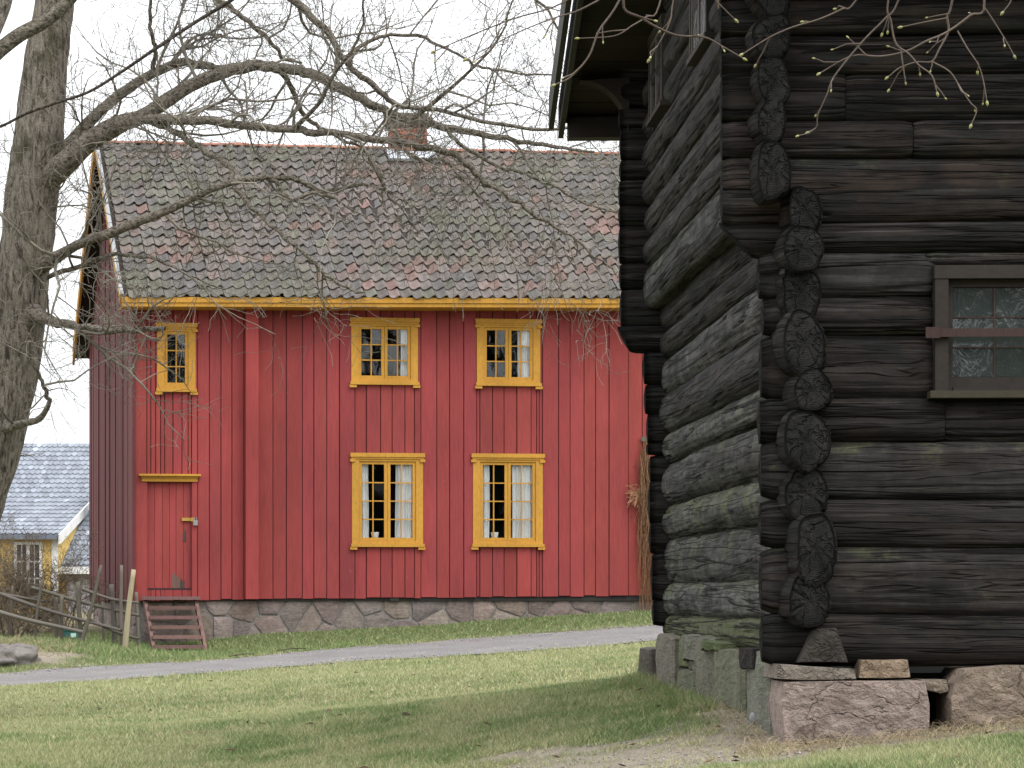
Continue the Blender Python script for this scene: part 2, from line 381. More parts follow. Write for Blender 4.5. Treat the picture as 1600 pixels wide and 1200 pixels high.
# ---------------------------------------------------------------- the lie of the land
CTRL = [(213,1005,50),(310,1003,50.1),(390,993,50.2),(500,987,50.4),(640,980,50.6),(800,968,50.9),(1000,955,51.3),
  (0,1055,44),(300,1035,46),(450,1020,46.8),(600,1009,47.5),(800,995,48),(1020,977,48.5),
  (0,1075,40.5),(300,1055,42.5),(450,1043,43.3),(600,1032,44),(800,1021,44.5),(1020,1002,45),
  (0,1200,20),(400,1200,19.5),(800,1200,16.5),(1200,1200,14),(1600,1188,13.6),(1225,1168,15.7),(1450,1142,15.8),(1600,1118,15.8),
  (265,1021,48.7),(340,1020,48.6),(1020,1062,21.8),(1110,1092,19),(1190,1120,16.5),(600,1110,28),(300,1120,28.5),(900,1080,28),(1000,1040,33),(0,1135,28.5),
  (100,1010,48),(60,1000,49.5),(150,1006,48.5),(0,985,60),(60,962,75),(0,958,95),(140,962,75),(30,1025,46)]
cp = [P(*c) for c in CTRL]+[np.array(p) for p in ((0,0,0),(-10,0,-.05),(8,0,.1),(6,15.8,1.0),(6,22,1.1),(8,40,1.3),(12,52,1.7),(12,80,1.6),(0,75,1.4),(0,100,1.3),(-14,20,.3),(-16,45,.3),(-20,60,.7),(-20,100,1.0),(14,100,1.4),(2.5,21,1.05))]
cp = np.array(cp); XY = cp[:, :2]/10.0
def _k(r): return np.where(r > 1e-9, r*r*np.log(r+1e-12), 0)
_n = len(XY); _A = np.zeros((_n+3, _n+3)); _A[:_n, :_n] = _k(np.linalg.norm(XY[:, None]-XY[None], axis=2))+np.eye(_n)*.004
_A[:_n, _n:] = np.c_[np.ones(_n), XY]; _A[_n:, :_n] = _A[:_n, _n:].T
_W = np.linalg.solve(_A, np.r_[cp[:, 2], 0, 0, 0])
def gz(x, y):
    x = np.clip(np.asarray(x, float), -18, 13); y = np.clip(np.asarray(y, float), 0, 98)
    q = np.stack([x.ravel(), y.ravel()], 1)/10.0; o = np.empty(len(q))
    for s in range(0, len(q), 20000):
        e = q[s:s+20000]; o[s:s+20000] = _k(np.linalg.norm(e[:, None]-XY[None], axis=2))@_W[:_n]+_W[_n]+e@_W[_n+1:]
    return o.reshape(x.shape)
PU = np.array([P(*c)[:2] for c in ((-900,1055,40),(-300,1060,43),(0,1055,44),(300,1035,46),(450,1020,46.8),(600,1009,47.5),(800,995,48),(1020,977,48.5),(1400,950,49),(2200,950,50))])
PL = np.array([P(*c)[:2] for c in ((-900,1055,36),(-300,1060,39.4),(0,1075,40.5),(300,1055,42.5),(450,1043,43.3),(600,1032,44),(800,1021,44.5),(1020,1002,45),(1400,950,45.5),(2200,950,46.5))])
def path_mask(x, y):   # >0 inside
    up = np.interp(x, PU[:, 0], PU[:, 1]); lo = np.interp(x, PL[:, 0], PL[:, 1])
    return np.minimum(up-y, y-lo)+ (n2(x, y, 1.6, 31)-.5)*.9
# log house plan
SX = -.055; LU = np.array([math.cos(math.radians(2)), -math.sin(math.radians(2)), 0]); LS = np.array([SX, 1, 0]); LO = np.array([1.59, 15.9, 0])
def LP(a, b, z): return LO+a*LU+b*LS+np.array([0, 0, z])
def side_x(y): return 1.59-.12+SX*(y-15.9)
def front_y(x): return 15.78-(x-1.59)*.035
def smooth(e0, e1, x): t = np.clip((x-e0)/(e1-e0), 0, 1); return t*t*(3-2*t)
def dirt_mask(x, y):
    n = n2(x, y, 1.5, 5)-.5
    a = 1.0-np.sqrt(((x-.5)/1.35)**2+((y-15.5)/1.8)**2)+n*1.0+(n2(x, y, 5, 15)-.5)*1.2                   # trodden patch by the corner
    b = 1-np.abs(y-(front_y(x)-.28))/.42+n*1.1; b = np.where(x > 1.3, b, -1)  # drip line under the front wall
    c = 1-np.abs(x-(side_x(y)-.12))/.22+n*1.0; c = np.where((y > 15.6) & (y < 17.6), c, -1)
    e = 1-np.sqrt(((x+8.0)/2.3)**2+((y-46.0)/1.6)**2)+n*1.2-.35                   # bare bank by the boulder
    return smooth(.0, .45, np.maximum.reduce([a, b, c, e]))
def lawn_col(x, y):
    """intrinsic sward colour: dead straw to fresh green"""
    n = n2(x, y*.75, .7, 3, 4)*.45+n2(x, y, 2.6, 9, 3)*.55
    g = .85*smooth(.46, .66, n)
    up = np.interp(x, PU[:, 0], PU[:, 1]); g = np.maximum(g, .75*smooth(-.3, .8, y-up))
    near = 1-smooth(.1, .9, np.abs(x-(side_x(y)-.5))); near = near*((y > 16.5) & (y < 23)); g = np.maximum(g, near*.8*smooth(.35, .5, n))
    g = np.maximum(g, .8*smooth(.8, 1.4, x-1.3)*(y < 15.0)); g = g*(1-.35*smooth(22, 30, y)*(1-smooth(42, 47, y)))
    straw = np.array([.325, .325, .175]); green = np.array([.125, .185, .066])
    c = straw+(green-straw)*g[..., None]
    return c, g
# ground sheet
def axis(segs):
    out = []
    for a, b, s in segs: out += list(np.arange(a, b, s))
    return np.array(out+[segs[-1][1]])
gx = axis([(-900,-60,60),(-60,-14,4),(-14,8,.14),(8,20,1.5),(20,60,5),(60,900,60)])
gy = axis([(-300,-20,40),(-20,8,2),(8,12,.5),(12,22,.11),(22,53,.2),(53,110,3),(110,1500,100)])
X, Y = np.meshgrid(gx, gy); Z = gz(X, Y)
Z = Z+(n2(X, Y, 1.1, 77)-.5)*.05
c, g = lawn_col(X, Y); dm = dirt_mask(X, Y)
soil = np.array([.27, .232, .185])*(.85+.3*n2(X, Y, 3, 8))[..., None]
c = c*.42+np.array([.03, .025, .012]); c = c+(soil-c)*dm[..., None]
far = (Y > 51.5)[..., None]*np.array([1.0, 1, 1]); c = c*(1-far)+far*np.array([.17, .145, .085])
nx, ny = len(gx), len(gy); i = (np.arange(ny-1)[:, None]*nx+np.arange(nx-1)[None])
F = np.stack([i, i+1, i+nx+1, i+nx], -1).reshape(-1, 4)
GV = np.stack([X, Y, Z], -1).reshape(-1, 3)
ground = part('ground', GV, F, SOIL, org=(0, 0, 0), smooth=True, tint=c.reshape(-1, 3)); tag(ground, kind='structure')
def gzn(x, y): return gz(x, y)+(n2(x, y, 1.1, 77)-.5)*.05
# gravel path: a sheet draped on the ground with ragged edges
t = np.linspace(0, 1, 420); xs = np.interp(t, [0, 1], [-9.5, 6.0])
U_, V_ = np.meshgrid(xs, np.linspace(0, 1, 25)); up = np.interp(xs, PU[:, 0], PU[:, 1])+(n2(xs, xs*0, 1.7, 41)-.5)*.7; lo = np.interp(xs, PL[:, 0], PL[:, 1])-(n2(xs, xs*0+9, 1.7, 43)-.5)*.7
PY = lo[None]+(up-lo)[None]*V_; cr = .03*np.sin(np.pi*V_)
PZ = gzn(U_, PY)+.014+cr
i = (np.arange(24)[:, None]*420+np.arange(419)[None]); F = np.stack([i, i+1, i+421, i+420], -1).reshape(-1, 4)
tag(part('gravel_path', np.stack([U_, PY, PZ], -1).reshape(-1, 3), F, GRAVEL, org=(0, 0, 0), smooth=True), kind='structure')

# ---------------------------------------------------------------- red farmhouse
HU = np.array([math.cos(math.radians(8.5)), math.sin(math.radians(8.5)), 0]); HV = np.array([-.2262, .9741, 0]); HO = P(213, 937, 50)
def H(u, v, z): return HO+u*HU+v*HV+np.array([0, 0, z])
def hu(px): k = (px-800)/FP; return (k*50-HO[0])/(HU[0]-HU[1]*k)
def hz(px, py): return (HOR-py)/FP*(50+HU[1]*hu(px))
UL, DEP = 10.6, 9.26
house = thing('red_farmhouse', H(4.5, 4, -1.2), 'red board-clad two-storey farmhouse with ochre windows and mossy pantile roof', 'house')
WIN = [  # casing px: x0,x1,y0,y1, sashes, cols per sash, rows
 (245,305,507,614,1,2,3),(548,652,499,603,2,2,3),(744,843,501,605,2,2,3),(549,660,710,856,2,2,4),(738,847,711,856,2,2,4)]
holes = []
for (x0, x1, y0, y1, ns, nc, nr) in WIN:
    holes.append([hu(x0), hu(x1), hz((x0+x1)/2, y1), hz((x0+x1)/2, y0)])
DU0, DU1 = hu(230), hu(299); DZ0, DZ1 = hz(265, 922), hz(265, 750)
doorhole = [DU0, DU1, DZ0, DZ1]
TOP = 5.34
def intervals(u0, u1, z0, z1, hs, pad):
    """z-intervals of a board between openings"""
    um = (u0+u1)/2; cut = [(h[2]+pad, h[3]-pad) for h in hs if h[0]+pad < um < h[1]-pad]
    out = []; z = z0
    for a, b in sorted(cut): out.append((z, a)); z = b
    out.append((z, z1)); return [(a, b) for a, b in out if b-a > .03]
# backing wall (timber behind the boards)
w = MB(); cuts = sorted(set([0, UL]+[h[k]+(.05 if k == 0 else -.05) for h in holes for k in (0, 1)]+[DU0, DU1]))
hh = [[h[0]+.05, h[1]-.05, h[2]+.05, h[3]-.05] for h in holes]+[doorhole]
for a, b in zip(cuts[:-1], cuts[1:]):
    if b-a < 1e-3: continue
    for z0, z1 in intervals(a, b, -.02, TOP, hh, 0): w.box(H, a, b, .0, .15, z0, z1)
w.box(H, .004, .15, .151, DEP, -.02, TOP); w.box(H, .15, UL-.15, DEP-.15, DEP, -.02, TOP); w.box(H, UL-.15, UL, .151, DEP, -.02, TOP)
w.add([H(.01, 0, TOP), H(.01, DEP, TOP), H(.01, DEP/2, 8.55), H(.15, 0, TOP), H(.15, DEP, TOP), H(.15, DEP/2, 8.55)], [(0, 1, 2), (3, 5, 4), (0, 3, 4, 1), (1, 4, 5, 2), (2, 5, 3, 0)])
w.add([H(UL-.01, 0, TOP), H(UL-.01, DEP, TOP), H(UL-.01, DEP/2, 8.55), H(UL-.15, 0, TOP), H(UL-.15, DEP, TOP), H(UL-.15, DEP/2, 8.55)], [(0, 1, 2), (3, 5, 4), (0, 3, 4, 1), (1, 4, 5, 2), (2, 5, 3, 0)])
fw = w.out('front_wall', DARKIN, house)
# boards on the front
def rtint(a=.14): s = 1+random.uniform(-a, a); return (s, s*random.uniform(.95, 1.06), s*random.uniform(.93, 1.08))
edges = [213, 229, 243, 257, 270, 284, 299, 308, 327, 345, 362, 381]
x = 402
while x < 972: edges.append(x); x += random.choice([18, 20, 21, 22, 23, 24, 25, 26])
edges += [981, 1003, 1024, 1048, 1065]
E = [hu(e) for e in edges]+[UL]; E[0] = -.03
def board(u0, u1, z0, z1, proud):
    m = MB(); g = .006; v1 = -.002; v0 = -.022-proud; c_ = .004; j = random.uniform(-.012, .012)
    prof = [(u0+g, v1), (u0+g, v0+c_), (u0+g+c_, v0), (u1-g-c_, v0-random.uniform(0, .004)), (u1-g, v0+c_), (u1-g, v1)]
    V = [H(u, v, z) for z in (z0+j*(z0 < .3), z1) for u, v in prof]; n = 6
    m.add(V, [(k, (k+1) % n, (k+1) % n+n, k+n) for k in range(n)]+[tuple(range(n))[::-1], tuple(range(n, 2*n))], rtint())
    return m.out('board', RED, fw)
for k in range(len(E)-1):
    u0, u1 = E[k], E[k+1]
    if u1-u0 < .03: continue
    pil = abs(u0-hu(381)) < 1e-6
    for h in [0]:
        base = hz(edges[k], 938-8*(edges[k]-213)/787)
        us = [u0]+sorted(q for hl in holes+[doorhole] for q in (hl[0]+.06, hl[1]-.06) if u0+.05 < q < u1-.05)+[u1]
        for a, b in zip(us[:-1], us[1:]):
            dh = [doorhole[0]-.06, doorhole[1]+.06, doorhole[2]-.06, doorhole[3]+.06]
            pr = .20 if pil else random.choice([0, .004, .012, .022])
            for z0, z1 in intervals(a, b, base, TOP+.02, holes+[dh], .06): board(a, b, z0, z1, pr)
# pilaster flank boards run behind; gable boards
gw = MB(); v = 0.0
while v < DEP:
    wv = random.uniform(.16, .27); v1 = min(v+wv, DEP); vm = (v+v1)/2
    zt = TOP+(8.5-TOP)*(1-abs(vm-DEP/2)/(DEP/2)); pr = random.uniform(.008, .04)
    gw.box(H, -pr-.012, .003, v+.004, v1-.004, -.02+random.uniform(-.03, .02), zt, rtint(.2)); v = v1
gable = gw.out('gable_boards', REDSHADE, house); tag(gable, kind='stuff')
m = MB(); m.box(H, -.075, -.02, -.075, .10, -.03, 5.1, (.9, .9, .9)); m.out('corner_board', REDSHADE, house)
# foundation
def gzh(u, v): p = H(u, v, 0); return float(gz(p[0], p[1]))-HO[2]
fd = MB()
fd.box(H, .06, UL-.05, .06, .5, -1.6, .06); fd.box(H, .06, .5, .51, DEP, -1.6, .03)
foun = fd.out('foundation', MORTAR, house)
def clip(poly, n, d):
    out = []
    for k in range(len(poly)):
        a, b = poly[k], poly[(k+1) % len(poly)]; fa, fb = a@n-d, b@n-d
        if fa <= 0: out.append(a)
        if fa*fb < 0: out.append(a+(b-a)*fa/(fa-fb))
    return out
def vor_cells(u0, u1, z0, z1, sp, asp=.8, seed=0):
    r = np.random.default_rng(seed); pts = []
    nz_ = max(1, int(round((z1-z0)/(sp*asp))))
    for j in range(nz_):
        nu = int((u1-u0)/sp*r.uniform(.8, 1.15))
        for i in range(nu): pts.append(((u0+(i+.5+r.uniform(-.42, .42)+.4*(j % 2))*(u1-u0)/nu), z0+(j+.5+r.uniform(-.42, .42))*(z1-z0)/nz_))
    pts = np.array(pts); cells = []
    for i, p in enumerate(pts):
        poly = [np.array(q) for q in ((u0, z0), (u1, z0), (u1, z1), (u0, z1))]
        for j, q in enumerate(pts):
            if i != j and abs(q-p).max() < sp*4: nn = q-p; poly = clip(poly, nn, nn@(p+q)/2)
            if len(poly) < 3: break
        if len(poly) >= 3: cells.append(np.array(poly))
    return cells
def stone_mesh(poly, fn, gap, depth, bulge, npt=18, rings=(.97, .80, .45), rough=.02, seed=0, facet=0.0):
    """poly in a plane (p,q); fn(p,q,out) -> world"""
    poly = np.asarray(poly, float); c = poly.mean(0); P2 = np.vstack([poly, poly[:1]]); L = np.r_[0, np.cumsum(np.linalg.norm(np.diff(P2, axis=0), axis=1))]
    s = np.linspace(0, L[-1], npt, endpoint=False); s = np.sort(np.r_[s[:-min(len(L)-1, npt-6)], L[:-1]]) if len(L)-1 < npt-6 else s
    pts = np.stack([np.interp(s, L, P2[:, 0]), np.interp(s, L, P2[:, 1])], 1); n = len(pts)
    R = np.linalg.norm(pts-c, axis=1); e = c+(pts-c)*((R-gap)/R)[:, None]
    e = e+(np.stack([n2(e[:, 0], e[:, 1], 6, seed), n2(e[:, 0], e[:, 1], 6, seed+5)], 1)-.5)*gap*1.6
    ring = [(e, -depth), (e, -.3*bulge)]+[(c+(e-c)*k, None) for k in rings]+[(c[None], None)]
    V = []; rs = np.random.default_rng(seed*13+5); fd_ = [(rs.uniform(0, 6.28), rs.uniform(.25, .8), rs.uniform(.15, .5)) for _ in range(5)]; RM = R.mean()
    for q, d in ring:
        for p in q:
            if d is None:
                kk = 1-np.linalg.norm(p-c)/(R.mean()+1e-6); o = bulge*(.35+.65*min(1, max(0, kk*1.6)))+(float(n2(p[0:1], p[1:2], 5, seed)[0])-.5)*2*rough+(abs(float(n2(p[0:1]*.6, p[1:2]*1.6, 9, seed+3)[0])-.5)-.12)*rough*1.2
                if facet:
                    for an_, tt_, sl_ in fd_: o = min(o, bulge+(tt_*RM-((p-c)@np.array([math.cos(an_), math.sin(an_)])))*sl_*facet)
            else: o = d+(0 if d < -.9*depth else (float(n2(p[0:1], p[1:2], 8, seed)[0])-.5)*rough)
            V.append(fn(p[0], p[1], o))
    F = []; nr = len(ring)-1
    for k in range(nr-1): F += [(k*n+i, k*n+(i+1) % n, (k+1)*n+(i+1) % n, (k+1)*n+i) for i in range(n)]
    F += [((nr-1)*n+i, (nr-1)*n+(i+1) % n, nr*n) for i in range(n)]+[tuple(range(n))[::-1]]
    return V, F
sfn = lambda p, q, o: H(p, .06-o, q)
def stone(parent, poly, fn, mat, tint=None, seed=0, **k):
    V, F = stone_mesh(poly, fn, seed=seed, **k); s = random.uniform(.78, 1.25)
    t = tint or (s*random.uniform(.95, 1.08), s, s*random.uniform(.93, 1.05))
    return part('stone', V, F, mat, parent, tint=t)
sd = 0
for cell in vor_cells(.1, 9.9, -1.05, .07, .50, .72, 11):
    cu, cz = cell.mean(0)
    if cell[:, 1].max() < gzh(cu, 0)-.05: continue
    if abs(cu-hu(615)) < .12 and cell[:, 1].max() > .0 and len(cell) < 0: continue
    sd += 1; stone(foun, cell, sfn, FSTONE, gap=.016, depth=.10, bulge=.035, npt=13, rings=(.95, .6), rough=.02, seed=sd)
gf = lambda p, q, o: H(.06-o, p, q)
for cell in vor_cells(.3, DEP, -.95, .0, .55, .75, 12):
    sd += 1; stone(foun, cell, gf, FSTONE, gap=.016, depth=.08, bulge=.03, npt=12, rings=(.9, .5), seed=sd)
m = MB(); m.box(H, hu(609), hu(623), -.03, .1, hz(615, 939), hz(615, 933)); m.out('vent_hole', DARKIN, foun)

# windows
def window(x0, x1, y0, y1, ns, nc, nr):
    u0, u1 = hu(x0), hu(x1); xm = (x0+x1)/2; z0, z1 = hz(xm, y1), hz(xm, y0); cw = .125
    m = MB()
    m.box(H, u0, u0+cw, -.062, -.012, z0+.02, z1-.02); m.box(H, u1-cw, u1, -.062, -.012, z0+.02, z1-.02)
    m.box(H, u0+cw+.001, u1-cw-.001, -.058, -.010, z1-cw, z1-.01); m.box(H, u0-.03, u1+.03, -.090, -.0625, z1-.05, z1+.022)
    m.box(H, u0-.012, u1+.012, -.074, -.0628, z1-.085, z1-.051)
    m.box(H, u0+cw+.001, u1-cw-.001, -.058, -.010, z0+.01, z0+cw); m.box(H, u0-.02, u1+.02, -.105, -.0630, z0+.015, z0+.07)
    m.box(H, u0-.035, u0+.09, -.095, -.0632, z0-.035, z0+.014); m.box(H, u1-.09, u1+.035, -.095, -.0632, z0-.035, z0+.014)
    m.box(H, u0-.035, u0+.055, -.088, -.0634, z1-.135, z1-.088); m.box(H, u1-.055, u1+.035, -.088, -.0634, z1-.135, z1-.088)
    win = m.out('window', YEL, house)
    a0, a1, b0, b1 = u0+cw, u1-cw, z0+cw, z1-cw; sw = (a1-a0)/ns; st = .052; mu = .020
    for s in range(ns):
        p0, p1 = a0+s*sw+.003, a0+(s+1)*sw-.003; m = MB()
        m.box(H, p0, p0+st, -.040, .0, b0+.002, b1-.002); m.box(H, p1-st, p1, -.040, .0, b0+.002, b1-.002)
        m.box(H, p0+st, p1-st, -.037, .0, b0+.002, b0+st); m.box(H, p0+st, p1-st, -.037, .0, b1-st, b1-.002)
        g0, g1, h0, h1 = p0+st, p1-st, b0+st, b1-st; cu = (g1-g0)/nc; ch = (h1-h0)/nr
        for k in range(1, nc): m.box(H, g0+k*cu-mu/2, g0+k*cu+mu/2, -.034, -.004, h0, h1)
        for k in range(1, nr): m.box(H, g0, g1, -.032, -.005, h0+k*ch-mu/2, h0+k*ch+mu/2)
        m.out('sash', YEL, win)
        for i in range(nc):
            for j in range(nr):
                q = MB(); w_ = random.uniform(-.0025, .0025); w2 = random.uniform(-.0025, .0025)
                V = [H(u, v+(w_ if u > g0+i*cu+.05 else -w_)+(w2 if z > h0+j*ch+.05 else -w2), z) for u in (g0+i*cu+.006, g0+(i+1)*cu-.006) for v in (-.020, -.017) for z in (h0+j*ch+.006, h0+(j+1)*ch-.006)]
                q.add(V, BOXF); q.out('pane', GLASS, win)
    return a0, a1, b0, b1
openings = [window(*w_) for w_ in WIN]
WNAME = ['', 'upper middle', 'upper right', 'lower left', 'lower right']
def curtain(px0, px1, oi, label):
    a0, a1, b0, b1 = openings[oi]; u0, u1 = hu(px0), hu(px1); n = 40
    us = np.linspace(u0, u1, n); ph = random.uniform(0, 6); nf = max(2, (u1-u0)/.075)
    off = .055+.020*np.sin(np.linspace(0, nf*2*np.pi, n)+ph)+.01*np.sin(np.linspace(0, nf*4.3, n))
    V = []; zs = np.linspace(b0-.1, b1+.1, 6)
    for th in (0, .006):
        for z in zs:
            V += [H(u+.006*math.sin(z*3+ph), o+th, z) for u, o in zip(us, off)]
    F = []
    for s in (0, 6*n):
        for j in range(5): F += [(s+j*n+i, s+j*n+i+1, s+(j+1)*n+i+1, s+(j+1)*n+i) for i in range(n-1)]
    tag(part('curtain', V, F, CURT, smooth=True), label, 'curtain', 'white curtains in the farmhouse windows')
curtain(627, 645, 1, 'narrow white curtain at the edge of the upper window above the left ground-floor window')
curtain(810, 834, 2, 'white curtain in the upper window next to the log building')
curtain(553, 577, 3, 'straight white curtain on the left side of the ground-floor window nearer the door')
curtain(619, 655, 3, 'gathered white curtain on the right side of the ground-floor window nearer the door')
curtain(742, 766, 4, 'straight white curtain on the left side of the ground-floor window farther from the door')
curtain(801, 842, 4, 'gathered white curtain on the right side of the ground-floor window farther from the door')
def pot(px, oi, label):
    b = H(hu(px), .06, openings[oi][2]+.035); a = np.linspace(0, 2*np.pi, 14, endpoint=False); V = []
    prof = [(.0, 0), (.05, 0), (.058, .03), (.072, .115), (.066, .117), (.055, .03)]
    for r, z in prof: V += [b+np.array([r*math.cos(t_), r*math.sin(t_), z]) for t_ in a]
    F = [(k*14+i, k*14+(i+1) % 14, (k+1)*14+(i+1) % 14, (k+1)*14+i) for k in range(5) for i in range(14)]
    tag(part('flower_pot', V, F, POTM, smooth=True), label, 'pot', 'white pots on the window sills')
    m = MB(); bb = lambda x, y, z: b+x*HU+y*HV+np.array([0, 0, z])
pot(587, 3, 'small white pot inside the ground-floor window nearer the door'); pot(774, 4, 'small white pot inside the ground-floor window farther from the door')
for oi in (3, 4):
    a0, a1, b0, b1 = openings[oi]; m = MB(); m.box(H, a0-.1, a1+.1, .002, .20, b0-.02, b0+.033, mi=0); m.out('window_board', WHITE, house)

# door, header, latch
m = MB(); m.box(H, DU0, DU1, .06, .10, DZ0, DZ1); door = m.out('door', RED, house)
dp = np.linspace(DU0, DU1, 7)+np.r_[0, rng.uniform(-.015, .015, 5), 0]
for k in range(6):
    m = MB(); pr = random.uniform(0, .008); m.box(H, dp[k]+.003, dp[k+1]-.003, .028-pr, .058, DZ0+.02+random.uniform(0, .015), DZ1-.01, rtint(.1)); m.out('plank', RED, door)
m = MB(); m.box(H, DU0-.002, DU1+.002, .0, .03, DZ0-.01, DZ0+.035, (.35, .6, .6)); m.out('threshold', REDSHADE, door)
m = MB(); cw = .095
m.box(H, DU0-cw, DU0-.002, -.045, .06, -.01, DZ1+.04); m.box(H, DU1+.002, DU1+cw, -.045, .06, -.01, DZ1+.04)
m.box(H, DU0, DU1, -.02, .06, -.01, DZ0-.012); m.out('door_frame', RED, house)
m = MB(); zz = DZ1+.045
m.box(H, DU0-.10, DU1+.10, -.07, -.005, DZ1-.03, DZ1+.035); m.box(H, DU0-.115, DU1+.115, -.095, -.004, DZ1+.036, DZ1+.065); m.box(H, DU0-.15, DU1+.15, -.14, -.003, DZ1+.066, DZ1+.10)
m.out('door_header', YEL, house)
m = MB(); m.box(H, hu(284), hu(298), -.012, .02, hz(290, 814), hz(290, 809)); m.box(H, hu(298), hu(303), -.055, -.046, hz(300, 815), hz(300, 809)); m.out('hasp', BRASS, door)
m = MB(); m.box(H, hu(301), hu(308), -.095, -.058, hz(303, 821), hz(303, 813)); m.box(H, hu(302), hu(303.2), -.085, -.070, hz(303, 813), hz(303, 808.5)); m.box(H, hu(305.8), hu(307), -.085, -.070, hz(303, 813), hz(303, 808.5)); m.out('padlock', STEEL, door)
for k, (ax, ay, bx, by) in enumerate([(268, 893, 282, 921), (281, 903, 289, 921), (286, 824, 291, 846)]):   # flaked paint
    V, F = stone_mesh(np.array([(hu(ax), hz(270, by)), (hu(bx), hz(270, by)), (hu(bx), hz(270, ay+3)), (hu((ax*.3+bx*.7)), hz(270, (ay*.6+by*.4))), (hu((ax*.7+bx*.3)), hz(270, ay)), (hu(ax), hz(270, ay+8))]), lambda p, q, o: H(p, .019-o, q), gap=.004, depth=.004, bulge=.001, npt=20, rings=(.9, .5), rough=0, seed=60+k)
    part('flaked_patch', V, F, GREYW, door, tint=(1.15, .80, .78) if k == 0 else (.5, .45, .45))

# roof
def ez(u): return 5.215+.0125*u
def R(u, s, o=0.0):                      # front slope
    v0, z0, v1, z1 = -.50, ez(u), DEP/2, 8.66; p = H(u, v0+(v1-v0)*s, z0+(z1-z0)*s); return p+RN*o
_s = H(0, DEP/2, 8.66)-H(0, -.5, 5.25); SL = np.linalg.norm(_s); SD = _s/SL; RN = np.cross(HU, SD); RN /= np.linalg.norm(RN)
RU0, RU1 = -.30, UL+.3
m = MB()
m.add([R(RU0, 0, -.10), R(RU1, 0, -.10), R(RU1, 1, -.10), R(RU0, 1, -.10), R(RU0, 0, -.02), R(RU1, 0, -.02), R(RU1, 1, -.02), R(RU0, 1, -.02)], [(0, 1, 2, 3), (7, 6, 5, 4), (0, 4, 5, 1), (1, 5, 6, 2), (2, 6, 7, 3), (3, 7, 4, 0)])
B = lambda u, s, dz: H(u, DEP/2+(DEP/2+.5)*s, 8.66-(8.66-5.1)*s+dz)
m.add([B(RU0, 0, -.12), B(RU1, 0, -.12), B(RU1, 1, -.12), B(RU0, 1, -.12), B(RU0, 0, .03), B(RU1, 0, .03), B(RU1, 1, .03), B(RU0, 1, .03)], [(0, 1, 2, 3), (7, 6, 5, 4), (0, 4, 5, 1), (1, 5, 6, 2), (2, 6, 7, 3), (3, 7, 4, 0)])
roof = m.out('roof', SOFF, house)
# eave boards
def eave(v0, v1, d0, d1, name):
    m = MB(); V = [H(u, v, ez(u)+d) for u in (RU0, RU1) for v in (v0, v1) for d in (d0, d1)]; m.add(V, BOXF); m.out(name, YEL, roof)
eave(-.535, -.50, -.105, -.012, 'eave_board'); eave(-.515, -.48, -.175, -.106, 'eave_board'); eave(-.47, -.02, -.19, -.176, 'eave_soffit')
# verge boards: pale on the front slope, ochre at the back slope
m = MB(); V = [R(u, s, o) for u in (RU0-.03, RU0+.0) for s in (0, 1) for o in (-.16, .035)]; m.add(V, BOXF); m.out('verge_board', YEL, roof)
m = MB(); V = [R(u, s, o) for u in (RU0-.035, RU0+.035) for s in (0, 1) for o in (.036, .05)]; m.add(V, BOXF); m.out('verge_flashing', PALEB, roof)
m = MB(); V = [B(u, s, o) for u in (RU0-.05, RU0-.004) for s in (0, 1) for o in (-.26, .06)]; m.add(V, BOXF); m.out('verge_board', YEL, roof)
# pantiles
TW, NROW = .2045, 19; ROW = SL/NROW; TL = ROW*1.22
def tile_tint(r=None):
    r = random.random() if r is None else r
    if r < .05: c = (.175, .112, .098)
    elif r < .14: c = (.150, .112, .102)
    elif r < .5: c = (.132, .113, .104)
    elif r < .75: c = (.108, .101, .097)
    else: c = (.116, .113, .092)
    s = random.uniform(.84, 1.16); return tuple(q*s for q in c)
def tile_geo(jit=0):
    V = []; a = np.array([-.02, .06, .14, .28, .42, .54, .66, .76, .85, .92, .98]); n = len(a)
    b_ = np.mod(a, 1.0); prof = np.interp(b_, [0, .12, .28, .45, .62, .76, .86, .94, 1.0], [-.004, -.020, -.028, -.018, .008, .030, .036, .026, -.004])
    for th in (0, -.016):
        for tt in (0, .35, 1.0):
            for q, h in zip(a, prof): V.append((q-.5)*TW*HU+(tt*TL)*SD+(h*(1-.25*tt)+.036*(1-tt)+th+jit*(q-.5))*RN)
    F = []
    for s in (0, 3*n):
        for j in (0, 1): F += [(s+j*n+i, s+j*n+i+1, s+(j+1)*n+i+1, s+(j+1)*n+i) for i in range(n-1)]
    F += [(i, i+1, 3*n+i+1, 3*n+i) for i in range(n-1)]
    for e in (0, n-1):
        for j in (0, 1): F.append((j*n+e, (j+1)*n+e, 3*n+(j+1)*n+e, 3*n+j*n+e))
    return np.array(V), F
variants = []
for k in range(40):
    V, F = tile_geo(random.uniform(-.02, .02)); variants.append(make_mesh('roof_tile', V, F, TILE, tint=tile_tint((k+.5)/40)))
ncol = int((RU1-RU0)/TW); rest = MB(); cnt = 0
for r_ in range(NROW):
    for c_ in range(ncol):
        u = RU0+.12+(c_+.5)*TW; p = R(u, r_/NROW, 0)+HU*random.gauss(0, .005)+SD*(random.gauss(0, .013)-.05)+RN*random.uniform(0, .010)
        wv = float(n2(np.array([u*.45]), np.array([r_*.35]), 1, 55, 2)[0]); wv2 = float(n2(np.array([u*.7]), np.array([r_*.25]), 1, 56, 2)[0])-.5
        p = p+SD*.05*wv2+RN*.03*(wv-.5); tv = min(.999, max(0, (wv-.5)*1.9+.5+random.gauss(0, .20)))
        if r_ < 6 and c_ < 46: inst('roof_tile', variants[int(tv*40)], p, roof)
        else: V, F = tile_geo(random.uniform(-.02, .02)); rest.add(V+p, F, tile_tint(tv))
tag(rest.out('upper_roof_tiles', TILE, roof), kind='stuff')
